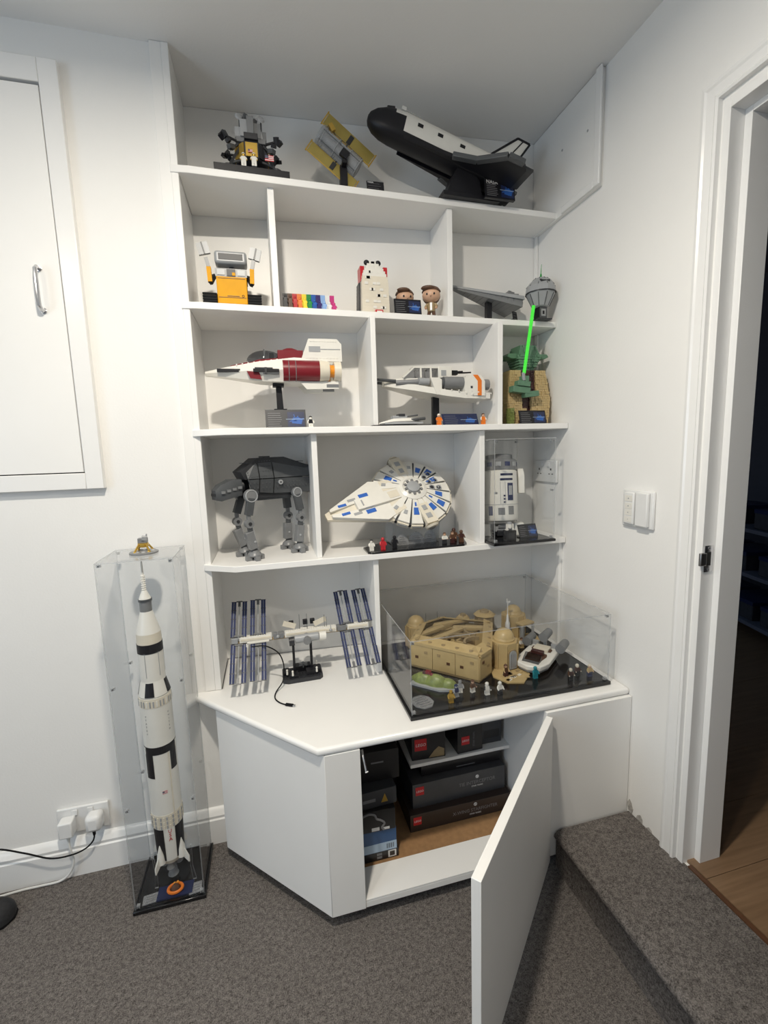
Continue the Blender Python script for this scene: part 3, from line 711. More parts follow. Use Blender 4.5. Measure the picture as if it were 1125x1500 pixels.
# --- space telescope
t = thing('space_telescope_model', 'silver tube telescope model with two gold panels on black stand', 'model', (.497, .075, Z1))
hold = bpy.data.objects.new('telescope_body', None); COL.objects.link(hold); hold.parent = t
hold.location = (-.012, 0, .145); hold.rotation_euler = (0, math.radians(36), 0)     # local x runs down the tube
g = G(); g.push((0, 0, 0), (0, PI/2, 0))
g.lathe([(.030, -.075), (.033, -.070), (.033, -.066), (.028, -.062), (.028, .030), (.031, .034), (.031, .070), (.024, .078), (.001, .078)], 'telescope_clear', 16)
g.build('tube', hold)
G().cyl((-.06, 0, 0), (.075, 0, 0), .016, .018, 'lgrey', 12).build('mirror_barrel', hold)
g = G()
for x in (-.060, -.01, .034, .074): g.torus((x, 0, 0), .0305, .0016, 'lgrey', 'x', 20, 5)
for a in range(6): g.cyl((-.066, .031*math.cos(a), .031*math.sin(a)), (.074, .031*math.cos(a), .031*math.sin(a)), .0011, .0011, 'dgrey', 5)
g.build('hoops', hold)
for z0, z1, x0, x1 in ((.034, .072, -.085, .095), (-.066, -.034, -.080, .095)):
    zm = (z0+z1)/2
    pn = G().box(x0, x1, -.002, .002, z0, z1, 'pearl').build('solar_panel', hold)
    g = G().cyl((x0-.006, 0, z0), (x1+.006, 0, z0), .002, .002, 'gold', 6).cyl((x0-.006, 0, z1), (x1+.006, 0, z1), .002, .002, 'gold', 6).cyl((x0-.004, 0, z0-.004), (x0-.004, 0, z1+.005), .0022, .0022, 'gold', 6).cyl((x1+.004, 0, z0-.004), (x1+.004, 0, z1+.006), .0022, .0022, 'gold', 6)
    g.build('panel_frame', pn)
    G().cyl((.01, 0, -.03 if z0 < 0 else .03), (.01, 0, zm), .003, .003, 'xgrey', 6).box(.002, .016, -.004, .004, z0+.004, z1-.004, 'xgrey').build('panel_boom', hold)
G().bc((-.052, -.018, .032), (.022, .014, .014), 'gold', (0, .4, 0)).build('aperture_hinge', hold)
g = G().box(-.012, .012, -.012, .012, .004, .100, 'black').bc((0, -.034, .120), (.026, .012, .024), 'black', (0, .63, 0)).bc((0, -.016, .10), (.016, .04, .012), 'black'); g.build('stand_post', t, bevel=.001)
G().box(-.05, .05, -.045, .05, 0, .004, 'black').build('stand_foot', t)
plaque('small black plaque reading NASA in front of telescope model', (.585, -.006, Z1), .056, .027, 0, 12, 'NASA', False)
# --- space shuttle
sh = thing('space_shuttle_model', 'large black and white space shuttle model nose up on black stand', 'model', (.845, .015, Z1))
bd = bpy.data.objects.new('orbiter', None); COL.objects.link(bd); bd.parent = sh
bd.location = (0, 0, .142); bd.rotation_euler = (0, math.radians(16.5), 0)
prof = [(-.285, .006, -.012, .002), (-.280, .016, -.022, .012), (-.262, .028, -.034, .026), (-.235, .036, -.041, .038), (-.205, .040, -.043, .046), (-.17, .042, -.043, .050), (-.05, .043, -.043, .050), (.12, .044, -.043, .050), (.20, .046, -.043, .052), (.235, .046, -.040, .050)]
vs, fs, ms = [], [], []; N = 20
for x, hw_, zl, zu in prof:
    for i in range(N):
        a = 2*PI*i/N; c, s_ = math.cos(a), math.sin(a)
        e = lambda v: math.copysign(abs(v)**.62, v)
        vs.append((x, hw_*e(c), e(s_)*zu if s_ > 0 else -e(s_)*zl))
for k in range(len(prof)-1):
    for i in range(N):
        fs.append((k*N+i, k*N+(i+1) % N, (k+1)*N+(i+1) % N, (k+1)*N+i))
        am = (i+.5)/N*360; xm = (prof[k][0]+prof[k+1][0])/2
        up = am < 190 or am > 350
        ms.append('black' if (not up or xm < -.25 or (xm < -.20 and (am < 50 or am > 130)) or (xm < -.16 and (am > 350 or am < 20 or 160 < am))) else 'white')
fs.append(tuple(range(N))); ms.append('black'); fs.append(tuple((len(prof)-1)*N+i for i in range(N))); ms.append('dgrey')
G().add(vs, fs, ms).build('fuselage', bd, smooth=50)
for s_ in (-1, 1):
    pts = [(-.165, 0), (.00, s_*.018), (.075, s_*.045), (.150, s_*.118), (.205, s_*.120), (.225, s_*.10), (.225, 0)]
    wv = [(x, s_*.040+y) for x, y in pts]
    G().prism(wv, 'z', -.042, -.030, 'black').build('wing', bd)
    g = G()
    for (xa, ya), (xb, yb) in zip(wv[1:4], wv[2:5]): bar(g, (xa, ya, -.036), (xb, yb, -.036), .020, .015, 'dgrey')
    g.build('wing_edge', bd, bevel=.002)
    G().box(.200, .246, s_*.05 if s_ > 0 else -.150, .150 if s_ > 0 else s_*.05, -.040, -.033, 'xgrey').build('elevon', bd)
    g = G().ball((0, 0, 0), .022, 'white', 12, 6, (2.1, 1, .9)); o = g.build('engine_pod', bd); o.location = (.205, s_*.030, .044)
    for x in (-.13, -.06, .02): G().box(x, x+.018, s_*.0425-.001, s_*.0425+.001, .010, .020, 'black').build('side_mark', bd)
    G().box(-.165, .15, s_*.012-.0006, s_*.012+.0006, .049, .0515, 'lgrey').build('bay_hinge', bd)
G().prism([(.13, .048), (.225, .048), (.268, .148), (.222, .148)], 'y', -.005, .005, 'white').build('tail_fin', bd)
g = G()
for a, b in (((.13, .05), (.222, .150)), ((.222, .150), (.270, .150)), ((.270, .150), (.228, .05))): bar(g, (a[0], 0, a[1]), (b[0], 0, b[1]), .013, .007, 'black')
bar(g, (.200, 0, .07), (.242, 0, .146), .012, .004, 'black'); g.build('fin_edge', bd)
for x, y, z in ((.235, -.018, .005), (.235, .018, .005), (.235, 0, .032)):
    o = G().lathe([(.008, 0), (.016, .028), (.014, .028), (.006, .002)], 'dgrey', 14).build('engine_bell', bd); o.location = (x, y, z); o.rotation_euler = (0, PI/2, 0)
G().box(.215, .255, -.040, .040, -.046, -.038, 'dgrey').build('body_flap', bd)
G().bc((-.222, 0, .040), (.026, .050, .010), 'xgrey', (0, -.32, 0)).build('cockpit_window', bd, bevel=.002)
G().box(-.19, -.175, -.030, .030, .046, .056, 'white').studs(-.188, -.12, -.03, .03, .049, 'white').build('bay_bulkhead', bd)
g = G().prism([(-.02, .010), (.11, .010), (.10, .06), (.075, .090), (.03, .108), (.005, .07)], 'y', -.028, .028, 'black'); g.build('stand_post', sh, bevel=.001)
G().prism([(-.035, -.040), (.175, -.030), (.175, .07), (-.035, .07)], 'z', 0, .014, 'black').build('stand_foot', sh, bevel=.001)
g = G(); g.push((.105, -.045, .088), (0, .5, 0)); g.cyl((-.012, 0, 0), (.012, 0, 0), .0055, .0055, 'lgrey', 10).cyl((.012, 0, 0), (.016, 0, 0), .008, .008, 'white', 10).cyl((-.026, 0, 0), (-.012, 0, 0), .0015, .0015, 'white', 6).box(-.022, -.019, -.006, .006, -.006, .006, 'white'); g.pop(); g.cyl((.105, -.040, .088), (.08, -.01, .07), .002, .002, 'black', 6); g.build('small_satellite', sh)
plaque('black and blue plaque reading NASA beside the space shuttle model', (1.010, -.035, Z1), .112, .062, .03, 8, 'NASA', True)

# ================================================================== SECOND SHELF
# --- yellow toy robot (plain stand-in)
t = thing('toy_robot', 'yellow boxy brick-built toy robot with black tracks and raised arms', 'toy robot', (.122, .068, Z2))
G().box(-.044, .046, -.042, .038, .012, .092, 'yellow').build('body', t, bevel=.002)
g = G().box(-.040, .042, -.0432, -.042, .030, .0312, 'brown').box(-.040, .042, -.0432, -.042, .086, .0872, 'brown').torus((.033, -.0425, .036), .0032, .0008, 'brown', 'y', 12, 5).box(-.014, .022, -.0434, -.042, .034, .0355, 'brown'); g.build('body_seams', t)
g = G().box(-.046, .048, -.040, .036, .092, .116, 'mgrey').box(-.012, .014, -.0425, -.04, .094, .114, 'xgrey').box(-.040, -.018, -.042, -.04, .096, .112, 'lgrey').box(.020, .042, -.042, -.04, .096, .112, 'lgrey').box(.004, .013, -.0435, -.0425, .095, .104, 'yellow'); g.build('control_panel', t)
for s_ in (-1, 1):
    g = G(); x = .001+s_*.066
    g.prism([(-.05, .004), (-.04, 0), (.04, 0), (.05, .006), (.036, .042), (-.030, .042), (-.05, .032)], 'x', x-.020, x+.020, 'black_soft')
    for k in range(5): g.box(x-.021, x+.021, -.0525, -.048, .003+k*.0078, .0075+k*.0078, 'rubber_black')
    g.build('track', t)
    g = G(); bar(g, (s_*.05, -.02, .100), (s_*.062, -.035, .072), .010, .012, 'xgrey'); bar(g, (s_*.062, -.035, .075), (s_*.064, -.035, .118), .014, .013, 'yellow'); bar(g, (s_*.064, -.035, .118), (s_*.070, -.035, .145), .011, .011, 'mgrey')
    g.bc((s_*.076, -.036, .163 if s_ > 0 else .170), (.034, .010, .034), 'lgrey', (0, s_*.25, 0)).bc((s_*.076, -.042, .163 if s_ > 0 else .170), (.004, .003, .034), 'dgrey', (0, s_*.25, 0)); g.build('arm', t)
G().cyl((.002, 0, .116), (.002, 0, .134), .010, .008, 'dgrey', 10).build('neck', t)
hd = G().box(-.046, .050, -.034, .020, .133, .172, 'lgrey').build('head', t, bevel=.008)
G().box(-.034, .038, -.0352, -.033, .144, .162, 'xgrey').build('visor', hd, bevel=.0005)
# --- row of coloured stripes, each with its own one-colour figure
t = thing('rainbow_display', 'rainbow striped brick backdrop with one figure before each colour', 'display', (.278, .03, Z2))
cols = ['xgrey', 'brown', 'red', 'orange', 'byellow', 'green', 'blue', 'purple', 'lblue', 'plastic_white', 'pink']
for i, c in enumerate(cols):
    x = i*.0156; g = G()
    g.box(x+.0002, x+.0154, .050, .058, 0, .070, c).box(x+.0002, x+.0154, .0, .050, 0, .004, c)
    o = g.build('stripe', t)
    zf, yf = .030-.0028*i, .036-.0032*i
    G().box(x+.001, x+.0146, yf-.008, .050, .004, zf+.001, c).build('step', t)
    g = G(); g.push((x+.0078, yf, zf+.001), (0, 0, 0), .78)
    g.box(-.0075, .0075, -.004, .004, 0, .0145, c).loft([[(-.0078, -.0042, .0145), (.0078, -.0042, .0145), (.0078, .0042, .0145), (-.0078, .0042, .0145)], [(-.0055, -.0036, .0275), (.0055, -.0036, .0275), (.0055, .0036, .0275), (-.0055, .0036, .0275)]], c).lathe([(.003, .0275), (.0052, .029), (.0052, .0355), (.004, .0375), (.001, .0378)], c, 10)
    for s_ in (-1, 1): g.tube([(s_*.006, 0, .026), (s_*.009, -.002, .021), (s_*.0095, -.006, .017)], .0022, c, 6)
    g.build('small_figure', t)
# --- cream brick-built bird (plain stand-in)
t = thing('brick_bird', 'tall cream brick-built bird ornament with dark wings and red cheeks', 'ornament', (.583, .075, Z2))
g = G()
for k in range(19):
    z = k*.0096; u = k/18
    hx = .048-.004*u if u < .45 else .0462*(1-((u-.45)/.62)**2.6); hx = max(hx, .012)
    g.box(-hx, hx, -hx*.95, hx*.9, z+.0002, z+.0096, 'cream' if u < .72 else 'white')
    if k % 2 == 0:
        for j in range(3): x = random.uniform(-.7, .7)*hx; g.box(x-.006, x+.006, -hx*.95-.0015, -hx*.9, z+.001, z+.009, 'white')
g.build('body', t)
for s_ in (-1, 1):
    g = G()
    for k in range(10): z = .012+k*.0096; g.box(s_*.048-.004, s_*.048+.004, -.020, .035-.002*k, z, z+.0092, 'xgrey')
    g.build('wing', t)
    g = G()
    for k in range(5): g.box(s_*.040-.007, s_*.040+.007, -.028, .015, .112+k*.0096, .121+k*.0096, 'red')
    g.build('cheek_patch', t)
    G().ball((s_*.020, -.010, .178), .010, 'black', 12, 8, (1, .7, .9)).build('top_knob', t)
g = G().box(-.004, .022, -.056, -.045, .002, .014, 'red').box(.0, .018, -.058, -.056, .004, .010, 'white'); g.build('foot', t)
# --- plaque, and two big-headed vinyl figures (plain stand-ins)
plaque('black and blue plaque in front of round brown head of hair', (.688, .002, Z2), .096, .050, .02, 10, None, True)
def vinyl(label, loc, rz, coat, shirt):
    t = thing('vinyl_figure', label, 'figurine', loc, rz)
    G().ball((0, 0, .074), .029, 'skin', 18, 12, (1.08, 1, .86)).build('head', t, smooth=60)
    for s_ in (-1, 1): G().ball((s_*.012, -.0262, .072), .0036, 'black', 10, 6, (1, .35, 1.1)).build('eye', t)
    G().ball((0, -.0292, .066), .0024, 'skin', 8, 6).build('nose', t)
    g = G().ball((0, .004, .081), .0315, 'hair', 18, 8, (1.08, 1, .80), 12, 90).ball((0, .010, .072), .0285, 'hair', 18, 10, (1.1, .9, .9)).ball((-.010, -.018, .094), .016, 'hair', 12, 8, (1.5, 1, .5)); g.build('hair', t, smooth=70)
    g = G()
    g.loft([[(.013*math.cos(a), .010*math.sin(a), .020) for a in [2*PI*i/12 for i in range(12)]], [(.016*math.cos(a), .011*math.sin(a), .036) for a in [2*PI*i/12 for i in range(12)]], [(.010*math.cos(a), .008*math.sin(a), .052) for a in [2*PI*i/12 for i in range(12)]]], coat); g.build('jacket', t, smooth=60)
    G().box(-.004, .004, -.0118, -.009, .022, .048, shirt).build('shirt', t, bevel=.001)
    for s_ in (-1, 1):
        G().tube([(s_*.012, 0, .046), (s_*.019, -.003, .036), (s_*.018, -.012, .030)], .005, coat, 8, [.005, .0052, .0045]).ball((s_*.0178, -.0145, .029), .0045, 'skin', 8, 6).build('arm', t)
        G().tube([(s_*.007, 0, .022), (s_*.009, 0, .010), (s_*.010, -.002, .003)], .006, 'brown', 8, [.0065, .006, .0055]).ball((s_*.010, -.005, .0038), .0065, 'black', 8, 6, (1, 1.4, .58)).build('leg', t)
    return t
vinyl('big-headed vinyl figure with brown hair standing in full view', (.783, .035, Z2), math.radians(-25), 'dtan', 'plastic_white')
vinyl('big-headed vinyl figure mostly hidden behind plaque', (.700, .075, Z2-.0), 0, 'brown', 'plastic_white')
# --- grey arrowhead spaceship
t = thing('arrowhead_spaceship', 'dark grey arrowhead spaceship model on black post', 'model', (1.033, .096, Z2))
sp_ = bpy.data.objects.new('hull', None); COL.objects.link(sp_); sp_.parent = t; sp_.location = (0, 0, .098); sp_.rotation_euler = (0, math.radians(9), 0)
def wedge(g, tip, rear, hw_, z_tip, z_lo, z_hi, m, chop=.004):
    vs = [(tip, -chop, z_tip-.003), (tip, chop, z_tip-.003), (rear, hw_, z_lo), (rear, -hw_, z_lo), (tip, -chop, z_tip+.003), (tip, chop, z_tip+.003), (rear, hw_*.92, z_hi), (rear, -hw_*.92, z_hi)]
    return g.add(vs, [(0, 1, 2, 3), (7, 6, 5, 4), (0, 3, 7, 4), (1, 5, 6, 2), (0, 4, 5, 1), (3, 2, 6, 7)], m)
wedge(G(), -.165, .112, .070, .008, -.004, .010, 'lgrey').build('upper_plate', sp_)
wedge(G(), -.160, .110, .066, .004, -.030, -.005, 'mgrey').build('lower_plate', sp_)
wedge(G(), -.05, .105, .036, .010, .010, .026, 'mgrey').build('deck', sp_)
g = G()
for k in range(9): x = -.10+k*.022; w_ = (x+.165)*.22; g.box(x, x+.001, -w_*1.05, w_*1.05, -.03*(x+.165)/.275+.000, .011, 'dgrey')
g.build('plate_lines', sp_)
G().box(.070, .096, -.016, .016, .024, .036, 'mgrey').box(.076, .088, -.006, .006, .036, .042, 'dgrey').build('bridge', sp_, bevel=.001)
for y in (-.035, 0, .035): o = G().lathe([(.010, 0), (.012, .010), (.009, .010), (.008, .002)], 'xgrey', 12).build('engine', sp_); o.location = (.110, y, -.010); o.rotation_euler = (0, PI/2, 0)
G().box(-.010, .010, -.010, .010, .004, .085, 'black').build('stand_post', t)
G().box(-.035, .035, -.035, .035, 0, .004, 'black').build('stand_foot', t)
plaque('tiny black plaque right of the black spaceship post', (1.100, .015, Z2), .022, .030, .35, 10, None, False)
# --- grey faceted globe
t = thing('faceted_globe', 'grey panelled faceted globe with green spike on framed black post', 'model', (1.203, .018, Z2))
g = G(); R_ = .053
zc_ = .098
pr_ = [(.022, -.052), (.030, -.048), (.050, -.008), (.0535, .0), (.0535, .003), (.051, .020), (.040, .036), (.024, .049), (.012, .053), (.001, .053)]
g.lathe([(r, z+zc_) for r, z in pr_], 'lgrey', 10, a0=.2); g.build('shell', t, smooth=10)
g = G()
for k in range(10):
    a = .2+2*PI*k/10
    for (r0, z0), (r1, z1) in ((pr_[1], pr_[2]), (pr_[5], pr_[7])): bar(g, (r0*math.cos(a)*1.01, r0*math.sin(a)*1.01, z0+zc_), (r1*math.cos(a)*1.01, r1*math.sin(a)*1.01, z1+zc_), .0022, .0022, 'dgrey')
g.build('ribs', t)
G().lathe([(.0545, zc_-.004), (.0548, zc_-.001), (.052, zc_)], 'xgrey', 20).build('equator', t)
o = G().prism([(-.016, .0), (-.018, .010), (-.010, .005), (.010, .005), (.018, .010), (.016, 0)], 'y', -.003, .003, 'xgrey').build('dark_notch', t); o.location = (-.008, -.041, zc_+.028); o.rotation_euler = (-.6, 0, -.15)
g = G().cyl((0, 0, zc_+.052), (0, 0, zc_+.066), .004, .003, 'green_clear', 8).cyl((0, 0, zc_+.066), (.002, 0, zc_+.100), .0015, .0007, 'green_clear', 6); g.build('green_spike', t)
G().box(-.016, .016, -.018, .018, .004, .046, 'black').build('post', t, bevel=.001)
G().box(-.030, .030, -.030, .035, 0, .004, 'xgrey').build('foot', t)
fr = G().box(-.014, .014, -.0195, -.018, .008, .044, 'dgrey').build('picture_frame', t)
G().box(-.009, .009, -.0202, -.0195, .014, .038, 'lgrey').box(-.004, .004, -.0206, -.0202, .02, .032, 'black').build('picture', fr)

# ================================================================== THIRD SHELF
# --- red and white dart jet (plain stand-in)
t = thing('dart_spaceship', 'red and white dart-shaped spaceship model on tall black post', 'model', (.250, .058, Z3))
def hull(g, secs, m):
    """secs: (x, halfwidth_y, z_bottom, z_top, inset)"""
    rings = []
    for x, hy, zb_, zt_, ins in secs:
        zm = (zb_+zt_)/2
        rings.append([(x, -hy, zm), (x, -hy*ins, zb_), (x, hy*ins, zb_), (x, hy, zm), (x, hy*ins, zt_), (x, -hy*ins, zt_)])
    return g.loft(rings, m)
hull(G(), [(-.228, .016, .173, .184, .8), (-.16, .032, .166, .198, .75), (-.06, .055, .153, .214, .75), (.05, .068, .148, .226, .75), (.155, .066, .152, .222, .75)], 'white').build('hull', t)
hull(G(), [(-.150, .018, .195, .204, .8), (-.06, .036, .208, .222, .8), (.03, .04, .216, .230, .8)], 'dred').build('top_stripe', t)
g = G()
for k in range(14): x = -.13+k*.018; zt_ = .204+.12*min(.13, (x+.13)); g.cyl((x, -.030-.10*min(.14, x+.13), zt_-.004), (x, -.030-.10*min(.14, x+.13), zt_+.003), .0026, None, 'white', 6)
g.build('hull_studs', t)
g = G()
for x0, x1, z, m in ((-.19, -.12, .180, 'black'), (-.08, .00, .178, 'black')): g.box(x0, x1, -.062 if x0 > -.1 else -.040, -.030, z, z+.010, m)
g.build('side_slot', t)
G().ball((-.040, 0, .222), .034, 'smoke', 18, 6, (1.75, .85, 1.0), 0, 90).build('canopy', t, smooth=60)
g = G().box(-.045, -.041, -.028, .028, .222, .255, 'dgrey').box(-.095, .010, -.028, .028, .214, .224, 'xgrey').bc((-.02, 0, .234), (.014, .018, .026), 'dgrey'); g.build('canopy_frame', t)
G().ball((.040, 0, .222), .044, 'dred', 18, 6, (1.05, .8, 1.0), 0, 90).box(-.001, .080, -.034, .034, .220, .252, 'dred').build('dorsal_hump', t, smooth=40)
for s_ in (-1, 1):
    g = G(); g.cyl((.012, s_*.052, .184), (.128, s_*.052, .184), .033, .033, 'dred', 14); g.build('engine_cowl', t)
    g = G().cyl((.128, s_*.052, .184), (.160, s_*.052, .184), .034, .030, 'cream', 14).cyl((.160, s_*.052, .184), (.178, s_*.052, .184), .020, .020, 'lorange', 12).cyl((.176, s_*.052, .184), (.198, s_*.052, .184), .029, .031, 'cream', 14); g.build('engine_nozzle', t)
    g = G()
    for x in (.030, .052): g.torus((x, s_*.052, .184), .0332, .0012, 'mgrey', 'x', 16, 4)
    g.build('cowl_band', t)
    fn = G().prism([(.070, .215), (.205, .215), (.205, .270), (.190, .286), (.098, .286)], 'y', -.004, .004, 'white').build('tail_fin', t); fn.location = (0, s_*.045, 0); fn.rotation_euler = (0, 0, s_*.03)
    g = G().box(.098, .135, -.0052, -.004, .245, .262, 'lgrey').box(.135, .20, -.005, -.004, .252, .2545, 'lgrey')
    for k in range(10): g.cyl((.105+k*.009, -.004, .278), (.105+k*.009, -.0056, .278), .0023, .0023, 'white', 6).cyl((.09+k*.011, -.004, .226), (.09+k*.011, -.0056, .226), .0023, .0023, 'white', 6)
    g.build('fin_studs', fn)
    G().prism([(.065, .148), (.19, .152), (.19, .128), (.085, .126)], 'y', s_*.052-.004, s_*.052+.004, 'white').box(.150, .19, s_*.052-.005, s_*.052+.005, .132, .142, 'mgrey').build('lower_fin', t)
    G().prism([(-.09, .160), (-.055, .156), (-.062, .178), (-.10, .182)], 'y', s_*.048-.004, s_*.048+.004, 'dred').build('red_flash', t)
    g = G().cyl((-.075, s_*.060, .190), (-.02, s_*.060, .190), .0025, .0025, 'dgrey', 6).box(-.05, .0, s_*.060-.003, s_*.060+.003, .171, .176, 'dgrey').box(-.045, -.038, s_*.062-.004, s_*.062+.004, .172, .192, 'xgrey'); g.build('cannon', t)
g = G().prism([(-.012, .010), (.012, .010), (.006, .145), (-.012, .145)], 'y', -.008, .008, 'black').box(-.022, .014, -.018, .018, .140, .150, 'black').box(-.022, .02, -.012, .012, .060, .068, 'black'); g.build('stand_post', t)
G().box(-.05, .07, -.04, .05, 0, .010, 'black').build('stand_foot', t)
plaque('dark plaque with blue drawing below the red and white spaceship', (.262, -.012, Z3), .128, .062, 0, 12, None, True, back='xgrey')
figure('black and white toy figure right of plaque under red spaceship', (.340, -.015, Z3), 0, 'white', 'black', 'black', 'white', 'white', .95)
# --- white and orange wedge craft (plain stand-in)
t = thing('wedge_spaceship', 'white wedge-shaped spaceship model with orange stripes and open cabin', 'model', (.795, .05, Z3)); t.scale = (.93, .93, .95)
def plank2(g, pts, y0, y1, z, th, m): return g.prism([(x, y) for x, y in pts], 'z', z, z+th, m)
g = G()
lo = [(-.205, .148, .020), (-.10, .128, .062), (.02, .106, .085), (.095, .098, .088), (.200, .098, .074)]
rings = [[(x, -hy, z), (x, hy, z), (x, hy, z+(.010 if x < -.15 else .022)), (x, -hy, z+(.010 if x < -.15 else .022))] for x, z, hy in lo]
g.loft(rings, 'white'); g.build('lower_wing', t)
g = G()
for k in range(16):
    u = k/15; x = -.195+.385*u; j = min(3, int(u*4)); 
    g.cyl((x, -.020-.075*min(1, u*1.4)-.003, .140-.034*u+.008), (x, -.020-.075*min(1, u*1.4)-.0055, .140-.034*u+.008), .0026, .0026, 'white', 6)
g.build('wing_studs', t)
hull(G(), [(-.205, .016, .158, .172, .8), (-.12, .030, .142, .178, .8), (.06, .042, .130, .178, .8), (.12, .040, .128, .176, .8)], 'white').build('fuselage', t)
g = G()
zA, zB = .178, .216
for y in (-.032, .032):
    bar(g, (-.135, y, zA), (-.090, y*.9, zB), .005, .005, 'white'); bar(g, (-.090, y*.9, zB), (.045, y*.9, zB), .006, .006, 'white')
    for x in (-.065, -.025, .045): bar(g, (x, y, zA), (x, y*.9, zB), .006, .006, 'white')
for x in (-.090, -.025): bar(g, (x, -.029, zB), (x, .029, zB), .005, .005, 'white')
g.build('cabin_frame', t)
G().prism([(-.130, zA), (.04, zA), (.04, zB-.003), (-.090, zB-.003)], 'y', -.028, .028, 'smoke').build('cabin_glass', t)
G().box(.005, .060, -.034, .034, .176, .219, 'white').build('cabin_rear', t, bevel=.002)
G().box(.016, .036, -.0352, -.034, .186, .206, 'lgrey').build('cabin_hatch', t)
for s_ in (-1, 1):
    g = G(); y = s_*.062
    g.cyl((-.165, y*.6, .158), (-.060, y, .160), .009, .010, 'mgrey', 10).cyl((-.245, y*.55, .170), (-.165, y*.55, .164), .0045, .0065, 'dgrey', 8); g.build('cannon', t)
    G().cyl((-.085, y, .160), (-.045, y, .160), .013, .013, 'lgrey', 12).cyl((.012, y, .156), (.090, y, .156), .022, .022, 'mgrey', 14).cyl((-.010, y, .156), (.012, y, .156), .016, .020, 'dgrey', 12).build('engine', t)
    G().prism([(-.045, .172), (-.012, .172), (.0, .165), (.0, .112), (-.02, .112)], 'y', y-.018, y+.014, 'white').build('engine_strut', t)
    g = G().prism([(.090, .170), (.100, .182), (.155, .182), (.172, .160), (.172, .108), (.090, .108)], 'y', y-.024, y+.024, 'white'); bx_ = g.build('rear_box', t)
    g = G().prism([(.122, .1822), (.142, .1822), (.158, .162), (.158, .108), (.142, .108), (.142, .160)], 'y', y-.0248, y+.0248, 'orange'); g.build('orange_stripe', bx_)
    G().box(.113, .121, y-.025, y-.024, .134, .142, 'xgrey').build('port', bx_)
    G().cyl((.172, y, .150), (.196, y, .150), .020, .020, 'mgrey', 14).cyl((.196, y, .150), (.200, y, .150), .020, .012, 'dgrey', 14).build('exhaust', t)
g = G().cyl((.065, 0, .200), (.150, -.01, .203), .003, .003, 'black', 6).cyl((.065, .01, .205), (.12, .0, .208), .003, .003, 'black', 6).bc((.082, 0, .202), (.024, .022, .016), 'black'); g.build('rear_gun', t)
G().box(-.010, .016, -.009, .009, .006, .130, 'black').build('stand_post', t)
G().box(-.03, .06, -.04, .04, 0, .006, 'black').build('stand_foot', t)
plaque('dark navy plaque below the white and orange spaceship', (.868, -.022, Z3), .135, .046, 0, 25, None, True, back='navy')
figure('orange suited toy figure left of navy plaque', (.778, -.035, Z3), 0, 'skin', 'white', 'orange', None, 'orange', 1.0)
figure('orange suited dark-haired toy figure right of navy plaque', (.945, -.035, Z3), 0, 'skin', 'brown', 'orange', 'white', 'orange', 1.0)
t = thing('small_flyer', 'small grey and white flat flyer model on thin black base', 'model', (.640, -.030, Z3))
G().box(-.10, .10, -.03, .035, 0, .004, 'black').build('base', t)
hull(G(), [(-.075, .010, .006, .012, .8), (-.03, .028, .006, .024, .7), (.03, .034, .006, .026, .7), (.07, .016, .008, .020, .7)], 'white').build('hull', t)
g = G().box(-.03, .02, -.018, .018, .024, .034, 'lgrey').box(-.010, .012, -.020, .014, .032, .040, 'xgrey').cyl((.02, 0, .032), (.06, -.01, .036), .003, .003, 'dgrey', 6); g.build('cabin', t, bevel=.001)
for s_ in (-1, 1):
    G().prism([(-.06, s_*.024), (.05, s_*.030), (.07, s_*.034), (.02, s_*.036)], 'z', .006, .012, 'lgrey').build('side_fin', t)
    G().cyl((.03, s_*.026, .018), (.08, s_*.026, .024), .005, .005, 'dgrey', 8).build('engine', t)
# --- brick bust with a green rod (plain stand-in)
t = thing('brick_bust', 'tan robed brick-built bust with plain green head and glowing green rod', 'statue', (1.163, .062, Z3))
tz = lambda z: max(.060, .090-.020*abs(z-.10)/.10)
def shell(name, m, x0f, x1f, yf, zr, parent):
    g = G(); k = 0; z = zr[0]
    while z < zr[1]-.001:
        x0, x1, y0, y1 = x0f(z), x1f(z), *yf(z); n = max(1, round((x1-x0)/.0085))
        for j in range(n):
            d = random.choice((0, 0, .0015, .003))
            g.box(x0+(x1-x0)*j/n+.0003, x0+(x1-x0)*(j+1)/n-.0003, y0-d, y1, z+.0003, z+.0085, m)
        z += .0088; k += 1
    return g.build(name, parent)
shell('robe_side', 'tan', lambda z: -.088+.012*abs(z-.09)/.09, lambda z: -.030 if z > .06 else -.012, lambda z: (-.050+.02*(z/.2), .065), (0, .196), t)
shell('robe_side', 'tan', lambda z: .030 if z > .11 else .008, lambda z: .090-.014*abs(z-.09)/.09, lambda z: (-.050+.02*(z/.2), .065), (0, .196), t)
shell('tunic', 'dbrown', lambda z: -.030, lambda z: .030, lambda z: (-.034+.01*(z/.2), .06), (.010, .200), t)
shell('neck', 'sgreen', lambda z: -.032, lambda z: .032, lambda z: (-.020, .035), (.200, .214), t)
hd = shell('head', 'sgreen', lambda z: -.050+.016*abs(z-.245)/.035, lambda z: .050-.016*abs(z-.245)/.035, lambda z: (-.040+.01*abs(z-.245)/.035, .04), (.214, .290), t)
G().prism([(-.088, .252), (-.080, .262), (.080, .262), (.088, .252), (.070, .244), (-.070, .244)], 'y', -.030, .030, 'sgreen').build('brim', hd, bevel=.002)
g = G().bc((-.055, -.065, .125), (.070, .034, .022), 'sgreen', (0, .1, 0)).bc((-.048, -.072, .146), (.050, .030, .018), 'sgreen', (0, .1, 0)).bc((-.012, -.066, .110), (.056, .030, .020), 'sgreen', (0, -.1, 0)).bc((-.040, -.070, .164), (.026, .026, .020), 'sgreen'); g.build('hands', t, bevel=.001)
g = G().cyl((-.047, -.080, .158), (-.052, -.083, .185), .006, .006, 'lgrey', 10); g.build('rod_hilt', t)
